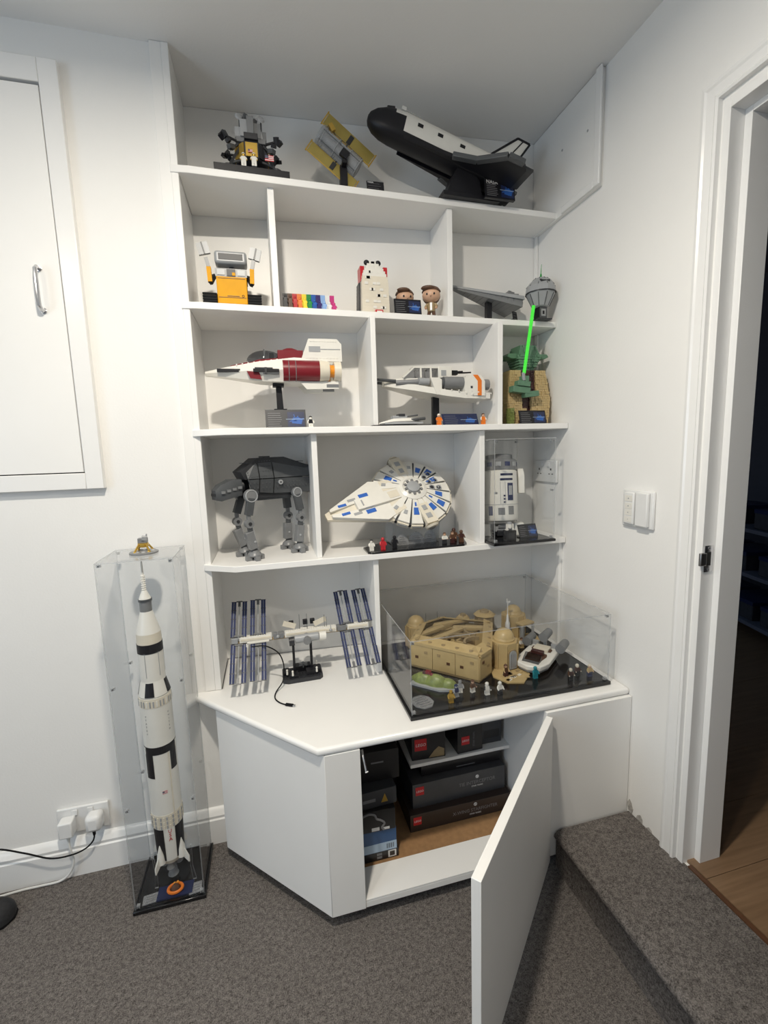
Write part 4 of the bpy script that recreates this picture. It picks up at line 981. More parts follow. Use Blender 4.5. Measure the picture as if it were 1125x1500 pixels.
g = G(); n = 24; p0, p1 = Vector((-.0485, -.083, .182)), Vector((-.022, -.097, .412))
for k in range(n): g.cyl(p0.lerp(p1, k/n), p0.lerp(p1, (k+.86)/n), .0062, .0062, 'saber', 10)
g.cyl(p0, p1, .0052, .0052, 'saber', 8); g.build('glowing_rod', t)
shell('lower_hem', 'dbrown', lambda z: -.050, lambda z: .062, lambda z: (-.060, -.03), (0, .018), t)
shell('olive_hem', 'olive', lambda z: -.090, lambda z: -.074, lambda z: (-.062, -.03), (0, .060), t)
plaque('black and blue plaque at foot of the tan brick bust', (1.138, -.050, Z3), .110, .050, .03, 15, None, True)

# ================================================================== FOURTH SHELF
# --- grey four-legged walking machine (plain stand-in)
t = thing('walking_machine', 'dark grey brick-built four-legged walking machine model', 'model', (.192, .070, Z4), math.radians(24))
bo = bpy.data.objects.new('body', None); COL.objects.link(bo); bo.parent = t; bo.location = (.012, 0, .205)
def slab(g, prof, y0, y1, m): return g.prism(prof, 'y', y0, y1, m)
slab(G(), [(-.105, .06), (-.118, .085), (-.06, .128), (.035, .130), (.138, .095), (.145, .060)], -.036, .036, 'xgrey').build('core', bo)
for s_ in (-1, 1):
    for x0, x1, za, zb_, name in ((-.100, -.062, .088, .122, 0), (-.058, -.012, .126, .128, 0), (-.008, .140, .128, .098, 0)):
        g = G(); y = s_*.036
        vs = [(x0, y+s_*.014, .062), (x1, y+s_*.014, .062), (x1, y-s_*.004, zb_), (x0, y-s_*.004, za)]
        vs2 = [(a, b-s_*.004, c) for a, b, c in vs]
        g.add(vs+vs2, [(0, 1, 2, 3), (7, 6, 5, 4), (0, 4, 5, 1), (1, 5, 6, 2), (2, 6, 7, 3), (3, 7, 4, 0)], 'dgrey')
        nx = int((x1-x0)/.0085)
        for i in range(nx):
            for j in range(4 if x1 < 0 else 0):
                u = (j+.5)/4; x = x0+(i+.5)*(x1-x0)/nx; zt_ = za+(zb_-za)*(x-x0)/(x1-x0)
                p = Vector((x, y+s_*(.014-.018*u), .062+(zt_-.062)*u)); g.cyl(p, p+Vector((0, s_*.0018, .0004)), .0026, .0026, 'dgrey', 6)
        g.build('upper_armour', bo)
    for x0, x1 in ((-.100, -.062), (-.058, -.012), (-.008, .146)):
        g = G(); y = s_*.036
        zl = .010 if x0 > -.02 else .016
        vs = [(x0, y+s_*.014, .059), (x1, y+s_*.014, .059), (x1-(.004 if x1 > .1 else 0), y+s_*.002, zl-.006), (x0+(.02 if x0 < -.09 else 0), y+s_*.002, zl)]
        vs2 = [(a, b-s_*.005, c) for a, b, c in vs]
        g.add(vs+vs2, [(0, 1, 2, 3), (7, 6, 5, 4), (0, 4, 5, 1), (1, 5, 6, 2), (2, 6, 7, 3), (3, 7, 4, 0)], 'dgrey')
        for i in range(int((x1-x0)/.012)):
            for j in range(2): g.cyl((x0+.008+i*.012, y+s_*.0105, .046-j*.014), (x0+.008+i*.012, y+s_*.0125, .046-j*.014), .0026, .0026, 'dgrey', 6)
        g.build('lower_armour', bo)
    g = G().cyl((.012, s_*.048, .046), (.012, s_*.0525, .046), .008, .008, 'lgrey', 14).cyl((.012, s_*.0525, .046), (.012, s_*.053, .046), .003, .003, 'xgrey', 10); g.build('side_disc', bo)
G().box(-.095, .10, -.030, .030, -.004, .018, 'xgrey').box(-.06, .06, -.024, .024, -.012, -.002, 'dgrey').build('belly', bo)
g = G().box(-.030, -.008, -.02, .02, .129, .134, 'dgrey').studs(-.1, -.065, -.025, .025, .112, 'dgrey').studs(.03, .12, -.02, .02, .112, 'dgrey'); g.build('roof_studs', bo)
G().cyl((-.10, 0, .040), (-.125, 0, .036), .018, .015, 'xgrey', 12).build('neck', bo)
hd = hull(G(), [(-.196, .024, .000, .030, .8), (-.180, .030, -.004, .046, .8), (-.145, .034, .004, .062, .8), (-.112, .030, .010, .062, .8)], 'dgrey').build('front_pod', bo)
g = G()
for k in range(4): g.box(-.182+k*.018, -.170+k*.018, -.035, .035, .020+k*.004, .028+k*.004, 'mgrey')
g.box(-.199, -.19, -.018, .018, .012, .020, 'xgrey'); g.build('pod_vents', hd)
for fx_, s_, lean in ((-.080, -1, -.012), (-.080, 1, -.02), (.085, -1, .010), (.085, 1, .004)):
    y = s_*.042; L_ = bpy.data.objects.new('leg', None); COL.objects.link(L_); L_.parent = t
    G().cyl((fx_, y-.008, .212), (fx_, y+.008, .212), .022 if fx_ < 0 else .018, None, 'mgrey', 16).torus((fx_, y+s_*.008, .212), .019 if fx_ < 0 else .015, .002, 'lgrey', 'y', 18, 5).build('hip_disc', L_)
    kx = fx_+lean
    g = G(); bar(g, (fx_, y, .205), (kx, y, .150), .018, .024, 'dgrey'); bar(g, (kx, y, .165), (kx, y, .125), .010, .012, 'mgrey'); g.studs(fx_-.01, fx_+.01, y-.008, y+.008, .196, 'dgrey'); g.build('thigh', L_, bevel=.001)
    G().cyl((kx, y-.010, .122), (kx, y+.010, .122), .0145, None, 'mgrey', 16).cyl((kx, y-.0115, .122), (kx, y+.0115, .122), .006, None, 'xgrey', 10).build('knee_disc', L_)
    g = G(); bar(g, (kx, y, .118), (fx_, y, .028), .014, .014, 'dgrey'); bar(g, (kx-.004, y, .095), (fx_-.003, y, .038), .024, .026, 'mgrey'); bar(g, (kx+.012, y, .10), (fx_+.012, y, .03), .005, .006, 'lgrey'); g.cyl((fx_, y-.014, .062), (fx_, y+.014, .062), .004, None, 'lgrey', 10); g.build('shin', L_, bevel=.001)
    g = G().lathe([(.020, .012), (.024, .016), (.020, .024), (.010, .032)], 'mgrey', 14, (fx_, y, 0))
    for a in (0, 90, 180, 270): c, q = math.cos(math.radians(a)), math.sin(math.radians(a)); g.bc((fx_+c*.021, y+q*.019, .008), (.020, .016, .016), 'mgrey', (0, 0, math.radians(a)))
    g.build('foot', L_, bevel=.0015)
# --- saucer spaceship (plain stand-in) tilted on clear legs
t = thing('saucer_spaceship', 'white saucer spaceship model with blue patches tilted on clear legs', 'model', (.700, .066, Z4))
sc = bpy.data.objects.new('saucer', None); COL.objects.link(sc); sc.parent = t
sc.location = (0, -.012, .192)
sc.matrix_basis = Matrix.Translation((0, -.010, .186)) @ Matrix.Rotation(math.radians(47), 4, 'X') @ Matrix.Rotation(math.radians(15), 4, 'Z')
RD = .150
G().lathe([(.03, -.026), (RD*.80, -.014), (RD*.985, -.008), (RD*.985, .006), (RD*.80, .014), (.045, .028), (.001, .028)], 'xgrey', 32).build('frame_disc', sc)
def wedge_panel(a0, a1, r0, r1, z0, z1, th, m):
    c0, s0, c1, s1 = math.cos(a0), math.sin(a0), math.cos(a1), math.sin(a1)
    b = [(r0*c0, r0*s0, z0), (r1*c0, r1*s0, z1), (r1*c1, r1*s1, z1), (r0*c1, r0*s1, z0)]
    q = [(x, y, z+th) for x, y, z in b]
    return G().add(b+q, [(3, 2, 1, 0), (4, 5, 6, 7), (0, 1, 5, 4), (1, 2, 6, 5), (2, 3, 7, 6), (3, 0, 4, 7)], m)
NP = 18
for k in range(NP):
    a = 2*PI*k/NP+PI/NP; d = PI/NP-.028
    if abs(((a-PI+PI) % (2*PI))-PI) < .22: continue
    pn = wedge_panel(a-d, a+d, .048, RD*.97, .026, .009, .006, 'white').build('hull_panel', sc)
    zt = lambda r: .0323+(.0153-.0323)*(r-.048)/(RD*.97-.048)
    if k in (0, 1, 2, 12, 13, 14, 15, 16, 6, 4):
        r0_, r1_ = (.100, .128) if k % 2 else (.085, .112)
        dd = d*.62
        wedge_panel(a-dd, a+dd, r0_, r1_, zt(r0_)-.0004, zt(r1_)-.0004, .0018, 'decal_blue').build('blue_patch', pn)
        if k % 3 == 0: wedge_panel(a-dd*.4, a+dd*.5, .064, .078, zt(.064)-.0004, zt(.078)-.0004, .0018, 'decal_blue').build('blue_patch', pn)
    else:
        wedge_panel(a-d*.5, a+d*.3, .10, .115, zt(.10)-.0004, zt(.115)-.0004, .002, 'lgrey').build('grey_tile', pn)
    if k in (0, 17, 1):
        for r_ in (.075, .103):
            x, y = r_*math.cos(a-.06), r_*math.sin(a-.06)
            G().torus((x, y, zt(r_)+.001), .0095, .0022, 'lgrey', 'z', 16, 6).cyl((x, y, zt(r_)-.001), (x, y, zt(r_)+.0012), .008, None, 'xgrey', 14).build('round_vent', pn)
    rp = G()
    c, s_ = math.cos(a), math.sin(a); rp.push((c*RD*.972, s_*RD*.972, 0), (0, 0, a)); rp.box(-.005, .005, -.021, .021, -.010, .007, 'cream').box(.004, .0065, -.016, .016, -.004, .002, 'lgrey'); rp.build('rim_plate', sc)
g = G().lathe([(.050, .026), (.052, .034), (.040, .040), (.036, .036), (.001, .036)], 'white', 24); g.build('hub_ring', sc)
G().lathe([(.026, .036), (.024, .044), (.012, .048), (.001, .048)], 'lgrey', 14).build('hub_cap', sc)
g = G()
for k in range(10): a = 2*PI*k/10; g.box(.03*math.cos(a)-.004, .03*math.cos(a)+.004, .03*math.sin(a)-.004, .03*math.sin(a)+.004, .036, .042, 'mgrey')
g.build('hub_blocks', sc)
for a in (PI/2, -PI/2):       # side bosses
    g = G(); g.push((0, 0, 0), (0, 0, a)); g.prism([(.05, -.020), (RD*1.03, -.022), (RD*1.03, .022), (.05, .020)], 'z', .012, .028, 'cream').box(.08, .10, -.008, .008, .028, .030, 'lgrey').box(.115, .135, -.010, .010, .028, .0295, 'lgrey'); g.cyl((RD*1.03, 0, .006), (RD*1.08, 0, .004), .026, .022, 'cream', 12); g.cyl((RD*1.08, 0, .004), (RD*1.085, 0, .004), .014, .014, 'mgrey', 10); g.build('side_boss', sc)
# one long tapering prow
g = hull(G(), [(-.335, .014, -.004, .006, .9), (-.25, .046, -.008, .012, .9), (-.13, .092, -.010, .016, .9), (-.06, .075, -.010, .026, .9)], 'cream'); g.build('prow_core', sc)
for y0, y1, x0, m in ((-.088, -.032, -.30, 'white'), (.032, .088, -.30, 'white')):
    s_ = 1 if y0 > 0 else -1
    pw = G().prism([(-.318, s_*.006), (-.318, s_*.016), (-.14, s_*.088), (-.085, s_*.070), (-.085, s_*.026)], 'z', .008, .0195, 'white').build('prow_panel', sc)
    G().box(-.20, -.165, s_*.035-.008, s_*.035+.008, .0195, .021, 'decal_blue').build('blue_patch', pw)
    G().box(-.285, -.255, s_*.018-.005, s_*.018+.005, .0195, .021, 'decal_blue').build('blue_patch', pw)
    G().box(-.245, -.215, s_*.030-.005, s_*.030+.005, .0195, .0205, 'lgrey').build('grey_tile', pw)
G().box(-.225, -.045, -.022, .022, .012, .030, 'white').box(-.205, -.20, -.012, .012, .030, .032, 'lgrey').box(-.10, -.06, -.015, .015, .030, .031, 'cream').build('spine', sc, bevel=.001)
# clear legs
for x in (-.085, .095):
    g = G().prism([(x-.004, .012), (x+.004, .012), (x+.010, .10), (x+.006, .10)], 'y', -.03, .05, ['acrylic', 'acrylic']+['acrylic_edge']*4); g.build('clear_leg', t, smooth=0)
bs = thing('clear_plinth', 'long black acrylic plinth under the white saucer spaceship', 'display base', (.700, -.005, Z4))
G().prism([(-.195, -.058), (-.180, -.068), (.155, -.062), (.172, -.045), (.205, .060), (.190, .080), (-.10, .090), (-.195, .02)], 'z', 0, .007, 'black_gloss').build('plate', bs, bevel=.001)
for i, (x, y, w_, h) in enumerate(((-.055, .005, .050, .040), (.0, .012, .062, .045), (.055, .020, .050, .046))):
    pts = [(x+w_/2*math.cos(a), .007+max(0, h*math.sin(a))) for a in [PI*k/8 for k in range(9)]]
    pp = G().prism(pts, 'y', y-.0015, y+.0015, 'print_clear').build('printed_card', bs)
    g = G()
    for k in range(4): g.box(x-w_*.3+k*.002, x+w_*.3-k*.003, y-.0022, y-.0016, .014+k*.007, .016+k*.007, 'print_grey')
    g.build('print_marks', pp)
fg = 'toy figures on the saucer plinth'
figure('white toy figure at far left end of the saucer plinth', (.522, -.045, Z4+.0072), 0, 'white', 'xgrey', 'white', 'white', 'white', .95, fg)
figure('all red toy figure second from left on the saucer plinth', (.562, -.045, Z4+.0072), 0, 'red', 'red', 'red', 'red', 'red', 1.05, fg)
figure('all black toy figure third from left on the saucer plinth', (.608, -.03, Z4+.0072), 0, 'black', 'black', 'black', 'black', 'black', 1.05, fg)
figure('toy figure in white shirt and dark trousers on plinth right half', (.795, -.030, Z4+.0072), 0, 'skin', 'hair', 'white', 'white', 'xgrey', 1.0, fg)
figure('stocky brown toy figure second from right on the saucer plinth', (.826, -.028, Z4+.0072), 0, 'skin', 'brown', 'brown', 'brown', 'dbrown', 1.05, fg)
figure('tall dark furry toy figure standing behind brown plinth figures', (.842, -.004, Z4+.0072), 0, 'brown', 'dbrown', 'brown', 'brown', 'brown', 1.2, fg)
figure('dark brown toy figure at far right end of the saucer plinth', (.860, -.030, Z4+.0072), 0, 'brown', 'brown', 'dbrown', 'brown', 'brown', 1.1, fg)

# --- tall clear case with a white canister robot (plain stand-in)
display_case('tall_display_case', 'clear acrylic case on fourth shelf holding white canister robot', .9445, 1.192, -.118, .150, Z4+.0003, 1.356, mids=(1.17,))
zc4 = Z4+.0106
t = thing('canister_robot', 'white brick-built canister robot with grey cap inside tall case', 'toy robot', (1.054, .035, zc4), math.radians(-12))
bo = bpy.data.objects.new('body', None); COL.objects.link(bo); bo.parent = t; bo.location = (0, 0, .055); bo.rotation_euler = (math.radians(-7), 0, 0)
G().lathe([(.050, -.005), (.062, .0), (.066, .012), (.066, .185), (.062, .190)], 'white', 24).build('barrel', bo)
G().lathe([(.064, .190), (.0655, .194), (.0655, .228), (.062, .231), (.050, .232), (.050, .248), (.047, .250), (.001, .250)], 'mgrey', 24).build('cap', bo)
g = G()
for a in range(12):
    th = 2*PI*a/12+.2
    g.push((.0645*math.cos(th), .0645*math.sin(th), .212), (0, 0, th)); g.box(-.003, .002, -.010, .010, -.008, .008, 'solar' if a % 2 else 'lgrey'); g.pop()
g.build('cap_panels', bo)
def on_barrel(name, am, w_, z0, z1, m, r=.0664):
    g = G(); n = max(2, int(w_/.12)); 
    for k in range(n):
        a0, a1 = am-w_/2+w_*k/n, am-w_/2+w_*(k+1)/n
        b = [(q*math.cos(a), q*math.sin(a), z) for q in (r-.002, r+.0008) for a in (a0, a1) for z in (z0, z1)]
        g.add(b, [(0, 1, 3, 2), (4, 6, 7, 5), (0, 2, 6, 4), (1, 5, 7, 3), (0, 4, 5, 1), (2, 3, 7, 6)], m)
    return g.build(name, bo)
F_ = -PI/2
on_barrel('dark_slot', F_+.15, .75, .168, .176, 'navy'); on_barrel('dark_slot', F_+.12, .75, .150, .158, 'navy')
on_barrel('blue_panel', F_+.33, .34, .075, .140, 'solar'); on_barrel('vent_panel', F_+.33, .22, .095, .130, 'lgrey', .0668)
on_barrel('seam', F_-.25, .02, .06, .145, 'lgrey'); on_barrel('seam', F_+.02, .02, .06, .145, 'lgrey')
on_barrel('side_strip', F_-.02, .12, .066, .072, 'navy'); on_barrel('side_strip', F_-.02, .12, .078, .084, 'navy'); on_barrel('side_strip', F_-.02, .12, .09, .096, 'navy')
on_barrel('lower_panel', F_+.35, .34, .022, .054, 'mgrey'); on_barrel('lower_panel', F_-.22, .36, .022, .048, 'mgrey'); on_barrel('lower_panel', F_-.85, .25, .02, .055, 'solar')
on_barrel('belt', F_, 2.6, .060, .0615, 'lgrey')
for s_ in (-1, 1):
    lg = G().prism([(-.022, .100), (.022, .100), (.026, .170), (.012, .196), (-.012, .196), (-.026, .170)], 'x', s_*.079-.012, s_*.079+.012, 'white').build('side_arm', bo, bevel=.003)
g = G().bc((0, 0, .026), (.060, .070, .020), 'lgrey').bc((0, -.005, .012), (.050, .090, .020), 'xgrey').cyl((-.02, -.03, .035), (.02, -.03, .035), .010, None, 'mgrey', 12); g.build('foot', t, bevel=.002)
for s_ in (-1, 1): G().prism([(-.035, 0), (.035, 0), (.020, .045), (-.02, .045)], 'x', s_*.066-.018, s_*.066+.018, 'white').build('side_foot', t, bevel=.002)
plaque('black plaque with blue drawing inside the tall clear case', (1.118, -.062, zc4), .078, .050, .05, 22, None, True)
t = thing('small_pedestal', 'small black pedestal block at front of tall clear case', 'pedestal', (1.028, -.078, zc4))
G().box(-.019, .019, -.014, .014, 0, .036, 'black').build('block', t, bevel=.001); G().box(-.012, .012, -.0145, -.014, .008, .028, 'xgrey').build('label_tile', t)
t = thing('mini_robot', 'tiny white toy robot standing on small black pedestal', 'toy robot', (1.028, -.078, zc4+.0365))
G().cyl((0, 0, .008), (0, 0, .022), .0078, None, 'white', 12).build('barrel', t); G().lathe([(.0078, .022), (.0078, .027), (.006, .0275), (.006, .030), (.001, .030)], 'lgrey', 12).build('cap', t)
for s_ in (-1, 1): G().box(s_*.011-.0025, s_*.011+.0025, -.004, .004, .0, .022, 'white').box(s_*.012-.004, s_*.012+.004, -.006, .006, 0, .004, 'white').build('side_arm', t)

# ================================================================== ON THE WORKTOP
# --- space station on a black base
t = thing('space_station_model', 'space station model with eight blue solar wings on black base', 'model', (.268, .0, ZW))
TZ = .160
def module(p0, p1, r, m): return G().cyl(p0, p1, r, None, m, 12)
g = G()
for x0, x1, m in ((-.225, -.205, 'lgrey'), (-.200, -.095, 'white'), (-.090, -.055, 'mgrey'), (-.052, .125, 'white'), (.128, .160, 'mgrey'), (.164, .240, 'white')):
    sg = G().box(x0, x1, -.011, .011, TZ-.008, TZ+.010, m)
    if m == 'white': sg.box(x0+.004, x1-.004, -.0125, -.010, TZ-.003, TZ+.006, 'cream'); sg.studs(x0+.004, x1-.004, -.010, .010, TZ+.010, 'white')
    sg.build('truss_segment', t, bevel=.001)
G().box(-.21, .225, -.006, .006, TZ-.012, TZ-.006, 'dtan').build('truss_rail', t)
def solar_wing(x, up):
    w_ = bpy.data.objects.new('solar_wing', None); COL.objects.link(w_); w_.parent = t
    sg = 1 if up else -1; L_ = .132
    w_.location = (x, -.004 if up else -.006, TZ+(.012 if up else -.012)); w_.rotation_euler = (-.82, .05 if x < 0 else -.05, 0)
    for s_ in (-1, 1):
        g = G().box(s_*.018-.0075, s_*.018+.0075, -.001, .001, min(0, sg*L_), max(0, sg*L_), 'solar'); b_ = g.build('solar_strip', w_)
        g = G()
        for k in range(5): z = sg*L_*k/4; g.box(s_*.018-.0082, s_*.018+.0082, -.0016, .0016, z-.0008, z+.0008, 'xgrey')
        g.box(s_*.018-.0006, s_*.018+.0006, -.0015, .0015, min(0, sg*L_), max(0, sg*L_), 'lgrey'); g.build('strip_seams', b_)
    G().cyl((0, 0, -sg*.008), (0, 0, sg*L_), .0018, .0018, 'lgrey', 6).build('mast', w_)
    G().box(-.014, .014, -.003, .003, min(sg*.0, sg*.006), max(sg*.0, sg*.006), 'dgrey').build('wing_root', w_)
    G().bc((0, 0, sg*(L_-.008)), (.008, .007, .018), 'dgrey').box(-.010, .010, -.002, .002, min(sg*L_, sg*(L_+.003)), max(sg*L_, sg*(L_+.003)), 'dgrey').build('wing_tip', w_)
for x in (-.203, -.140, .163, .230):
    for up in (True, False): solar_wing(x, up)
for sgm, (a, b, r, m) in enumerate((((-.02, -.03, .150), (.06, -.03, .152), .014, 'lgrey'), ((.0, .02, .155), (.055, .02, .155), .015, 'white'), ((.02, -.055, .148), (.02, .05, .150), .013, 'mgrey'), ((.062, -.032, .152), (.085, -.032, .152), .015, 'white'), ((-.04, -.034, .146), (-.022, -.034, .147), .015, 'xgrey'))):
    module(a, b, r, m).build('module', t)
for x, s_ in ((-.035, -1), (.070, 1)):
    g = G(); g.push((x, .005, .190), (0, s_*-.35, 0)); g.box(-.022, .022, -.002, .002, -.009, .009, 'cream'); g.build('radiator', t)
for x in (-.028, .020, .045): G().bc((x, .018, .190), (.016, .014, .016), 'black').build('instrument_box', t, bevel=.001)
for x, y, h in ((.0, .01, .222), (.025, 0, .225), (.085, 0, .214), (.092, 0, .206)): G().cyl((x, y, .165), (x, y, h), .0009, .0007, 'dgrey', 5).build('antenna', t)
for x in (-.075, .105): G().ball((x, -.012, .160), .006, 'lgrey', 8, 6).cyl((x, -.012, .160), (x, -.012, .178), .0012, None, 'lgrey', 5).build('sensor_ball', t)
G().prism([(-.180, .150), (-.172, .150), (-.176, .110), (-.180, .110)], 'y', -.016, -.014, 'white').box(-.176, -.105, -.016, -.010, .148, .152, 'white').build('radiator_arm', t)
for x in (-.026, .034): G().box(x-.004, x+.004, -.006, .010, .028, .150, 'black').build('stand_leg', t)
g = G().prism([(-.068, -.035), (-.050, -.045), (.058, -.042), (.068, -.030), (.068, .045), (-.068, .045)], 'z', 0, .014, 'xgrey')
for x, y, sx_, sy_, h in ((-.03, -.02, .03, .03, .026), (.03, -.015, .034, .028, .030), (.0, .02, .06, .03, .034), (.052, .0, .022, .04, .028), (-.055, .01, .020, .04, .024)): g.box(x-sx_/2, x+sx_/2, y-sy_/2, y+sy_/2, .014, h, 'black')
g.studs(-.06, .06, -.035, .04, .014, 'xgrey'); g.build('base', t)
g = G().bc((.004, -.005, .046), (.030, .006, .003), 'dgrey', (0, .3, 0)).bc((.004, -.005, .046), (.030, .006, .003), 'dgrey', (0, -.3, 0)).cyl((.004, -.005, .034), (.004, -.005, .056), .002, None, 'dgrey', 6); g.build('small_shuttle', t)
for x, y in ((-.052, -.022), (.048, -.030), (.052, .02), (-.034, -.036)): G().cyl((x, y, .024), (x, y, .036), .0035, .0030, 'white', 8).ball((x, y, .039), .0038, 'white', 8, 6).build('white_pawn', t)
o = G().tube(smooth_pts([(.105, -.018, ZW+.138), (.150, -.03, ZW+.140), (.190, -.045, ZW+.118), (.205, -.050, ZW+.08), (.204, -.052, ZW+.045), (.198, -.062, ZW+.020), (.176, -.090, ZW+.004), (.172, -.125, ZW+.0025), (.185, -.155, ZW+.0025), (.205, -.175, ZW+.0025)]), .0021, 'rubber_black')
ub = thing('usb_cable', 'thin black usb lead trailing from space station onto worktop', 'cable', (0, 0, 0)); o.build('lead', ub)
g = G(); bar(g, (.203, -.174, ZW+.0042), (.225, -.187, ZW+.0042), .009, .006, 'rubber_black'); g.build('plug_grip', ub, bevel=.001)
g = G(); bar(g, (.225, -.187, ZW+.0042), (.231, -.1905, ZW+.0042), .006, .003, 'chrome'); g.build('plug_tip', ub)

# --- big clear case with a desert town
CX0, CX1, CY0, CY1 = .5475, 1.228, -.370, .135
display_case('large_display_case', 'large low clear acrylic case on worktop holding tan desert town', CX0, CX1, CY0, CY1, ZW+.0003, .792, base=.012, lip=.005)
zg = ZW+.0126
def walls(g, pts, h, th, m, z=0, closed=True):
    n = len(pts)
    for i in range(n if closed else n-1):
        a, b = Vector(pts[i]), Vector(pts[(i+1) % n]); bar(g, (a.x, a.y, z+h/2), (b.x, b.y, z+h/2), th, h, m)
    return g
t = thing('desert_tavern', 'sprawling tan brick-built tavern with open roof rooms in large case', 'building', (.81, -.06, zg))
P = [(-.163, -.010), (.012, -.190), (.075, -.150), (.185, .055), (.02, .165), (-.085, .125)]
G().prism(P, 'z', 0, .006, 'dtan').build('floor_plate', t)
HW = .082
for i in range(6):
    a, b = Vector(P[i]), Vector(P[(i+1) % 6]); d = (b-a); L_ = d.length; ang = math.atan2(d.y, d.x)
    wl_ = bpy.data.objects.new('outer_wall', None); COL.objects.link(wl_); wl_.parent = t; wl_.location = (a.x, a.y, .006); wl_.rotation_euler = (0, 0, ang)
    n = max(1, round(L_/.085))
    for k in range(n):
        g = G().box(L_*k/n+.0006, L_*(k+1)/n-.0006, -.002, .010, 0, HW-(.006 if (k+i) % 2 else 0), 'tan'); g.build('wall_block', wl_, bevel=.001)
        g = G()
        for j in range(2):
            x = L_*(k+.28+.42*j)/n; z = .030+.022*((j+k+i) % 2)
            g.box(x-.006, x+.006, -.0035, -.001, z, z+.009, 'dtan' if (j+k) % 2 else 'brown')
        g.build('wall_inset', wl_)
    # sloped roof lip above each wall
    g = G().prism([(-.004, HW+.006), (.030, HW+.020), (.030, HW+.016), (-.004, HW-.004)], 'x', .004, L_-.004, 'tan'); o = g.build('roof_lip', wl_)
    g = G()
    for j in range(max(2, int(L_/.05))): x = .02+j*.05; g.lathe([(.008, 0), (.007, .003), (.001, .003)], 'dtan', 8, (x, .010, HW+.010))
    g.build('roof_vent', wl_)
g = G()
for a, b in (((-.12, .02), (.06, .10)), ((-.05, -.05), (.12, .03)), ((-.02, .0), (.06, -.11)), ((-.10, .06), (-.02, .14)), ((.05, .06), (.14, -.02))):
    bar(g, (a[0], a[1], .042), (b[0], b[1], .042), .007, .074, 'tan')
g.build('inner_walls', t)
for (x, y, L_, rz) in ((-.07, .045, .15, .42), (-.02, .00, .16, .42), (.04, .10, .16, .10), (.08, .03, .13, -.35)):
    rs_ = G(); rs_.push((x, y, .090), (0, 0, rz)); rs_.prism([(-L_/2, 0), (L_/2, 0), (L_/2*.9, .010), (-L_/2*.9, .010)], 'y', -.011, .011, 'tan'); rs_.build('roof_beam', t, bevel=.001)
for (x, y, r, a0) in ((.0, -.06, .050, .3), (.05, -.10, .045, 1.0), (.10, .0, .05, 2.0), (-.05, .03, .04, .8)):
    g = G()
    for k in range(7):
        a, b = a0+k*.3, a0+(k+1)*.3; bar(g, (x+r*math.cos(a), y+r*math.sin(a), .092), (x+r*math.cos(b), y+r*math.sin(b), .092), .008, .014, 'dtan')
    g.build('roof_arch', t)
g = G()
for (x, y) in ((-.01, .03), (.03, -.04), (.07, .06), (-.06, .08)): g.cyl((x, y, .006), (x, y, .040), .012, None, 'brown', 10).bc((x+.02, y-.01, .02), (.014, .014, .03), 'dgrey')
g.build('furniture', t)
for x, y, h in ((-.055, .135, .13), (.0, .155, .125), (.095, .12, .115)): G().cyl((x, y, .08), (x, y, h), .001, .0007, 'xgrey', 5).build('antenna', t)
def dome_house(label, loc, rz, w_, h, rd, door=True):
    t = thing('domed_house', label, 'building', loc, rz)
    b_ = G().loft([[(w_*math.cos(PI/8+PI/4*i), w_*math.sin(PI/8+PI/4*i), z) for i in range(8)] for z in (0, h)], 'tan').build('tower', t, bevel=.001)
    G().lathe([(rd*1.05, h), (rd*1.05, h+.006), (rd, h+.007)]+[(rd*math.cos(k*PI/16), h+.007+rd*.95*math.sin(k*PI/16)) for k in range(1, 9)], 'tan', 24).build('dome', t, smooth=60)
    if door:
        y = -w_*math.cos(PI/8); dw = w_*.30; dh = h*.62
        arc = [(-dw, .004), (dw, .004)]+[(dw*math.cos(k*PI/8), dh-dw*.2+dw*math.sin(k*PI/8)) for k in range(9)]
        fr_ = G().prism([(x*1.25, z*1.06) for x, z in arc], 'y', y-.004, y+.001, 'dtan').build('door_surround', t)
        d_ = G().prism(arc, 'y', y-.006, y, 'lgrey').build('door', t)
        g = G()
        for k in range(-1, 2): g.box(k*dw*.5-.0005, k*dw*.5+.0005, y-.0065, y-.006, .006, dh, 'dgrey')
        g.build('door_bars', d_)
    for i in range(8):
        a = PI/4*i; g = G(); g.push((w_*.93*math.cos(a), w_*.93*math.sin(a), 0), (0, 0, a))
        if not (door and i == 6): g.box(-.001, .0045, -w_*.36, -w_*.28, .002, h-.004, 'tan').box(-.001, .0045, w_*.28, w_*.36, .002, h-.004, 'tan'); g.build('pilaster', t)
    return t
dome_house('domed tan entrance tower with arched grey door in large case', (.958, -.165, zg+.004), .15, .048, .092, .035)
g = G().prism([(.88, -.235), (.905, -.285), (.955, -.300), (1.005, -.255), (1.02, -.17), (.985, -.12), (.90, -.17)], 'z', zg, zg+.004, 'tan'); o = g.build('stone_terrace')
tag(o, 'pale tan paved terrace in front of domed entrance tower', 'terrace')
for k in range(22):
    x, y = random.uniform(.905, .99), random.uniform(-.275, -.225)
    G().bc((x, y, zg+.0048), (.014, .010, .0018), random.choice(['tan', 'dtan', 'cream']), (0, 0, random.choice((0, .5, 1)))).build('paving_tile', o)
dome_house('domed tan house at back left corner of large case', (.718, .086, zg), .2, .040, .085, .032, False)
h3 = dome_house('domed tan house with porch at back right of large case', (1.128, .062, zg), .30, .046, .090, .030)
g = G().box(-.034, .034, -.078, -.042, .064, .072, 'tan').box(-.034, -.026, -.078, -.070, 0, .064, 'lgrey').box(.026, .034, -.078, -.070, 0, .064, 'lgrey'); g.build('porch', h3, bevel=.001)
G().prism([(-.055, -.10), (.03, -.11), (.06, -.07), (.05, -.03), (-.05, -.03)], 'z', 0, .004, 'tan').build('porch_step', h3)
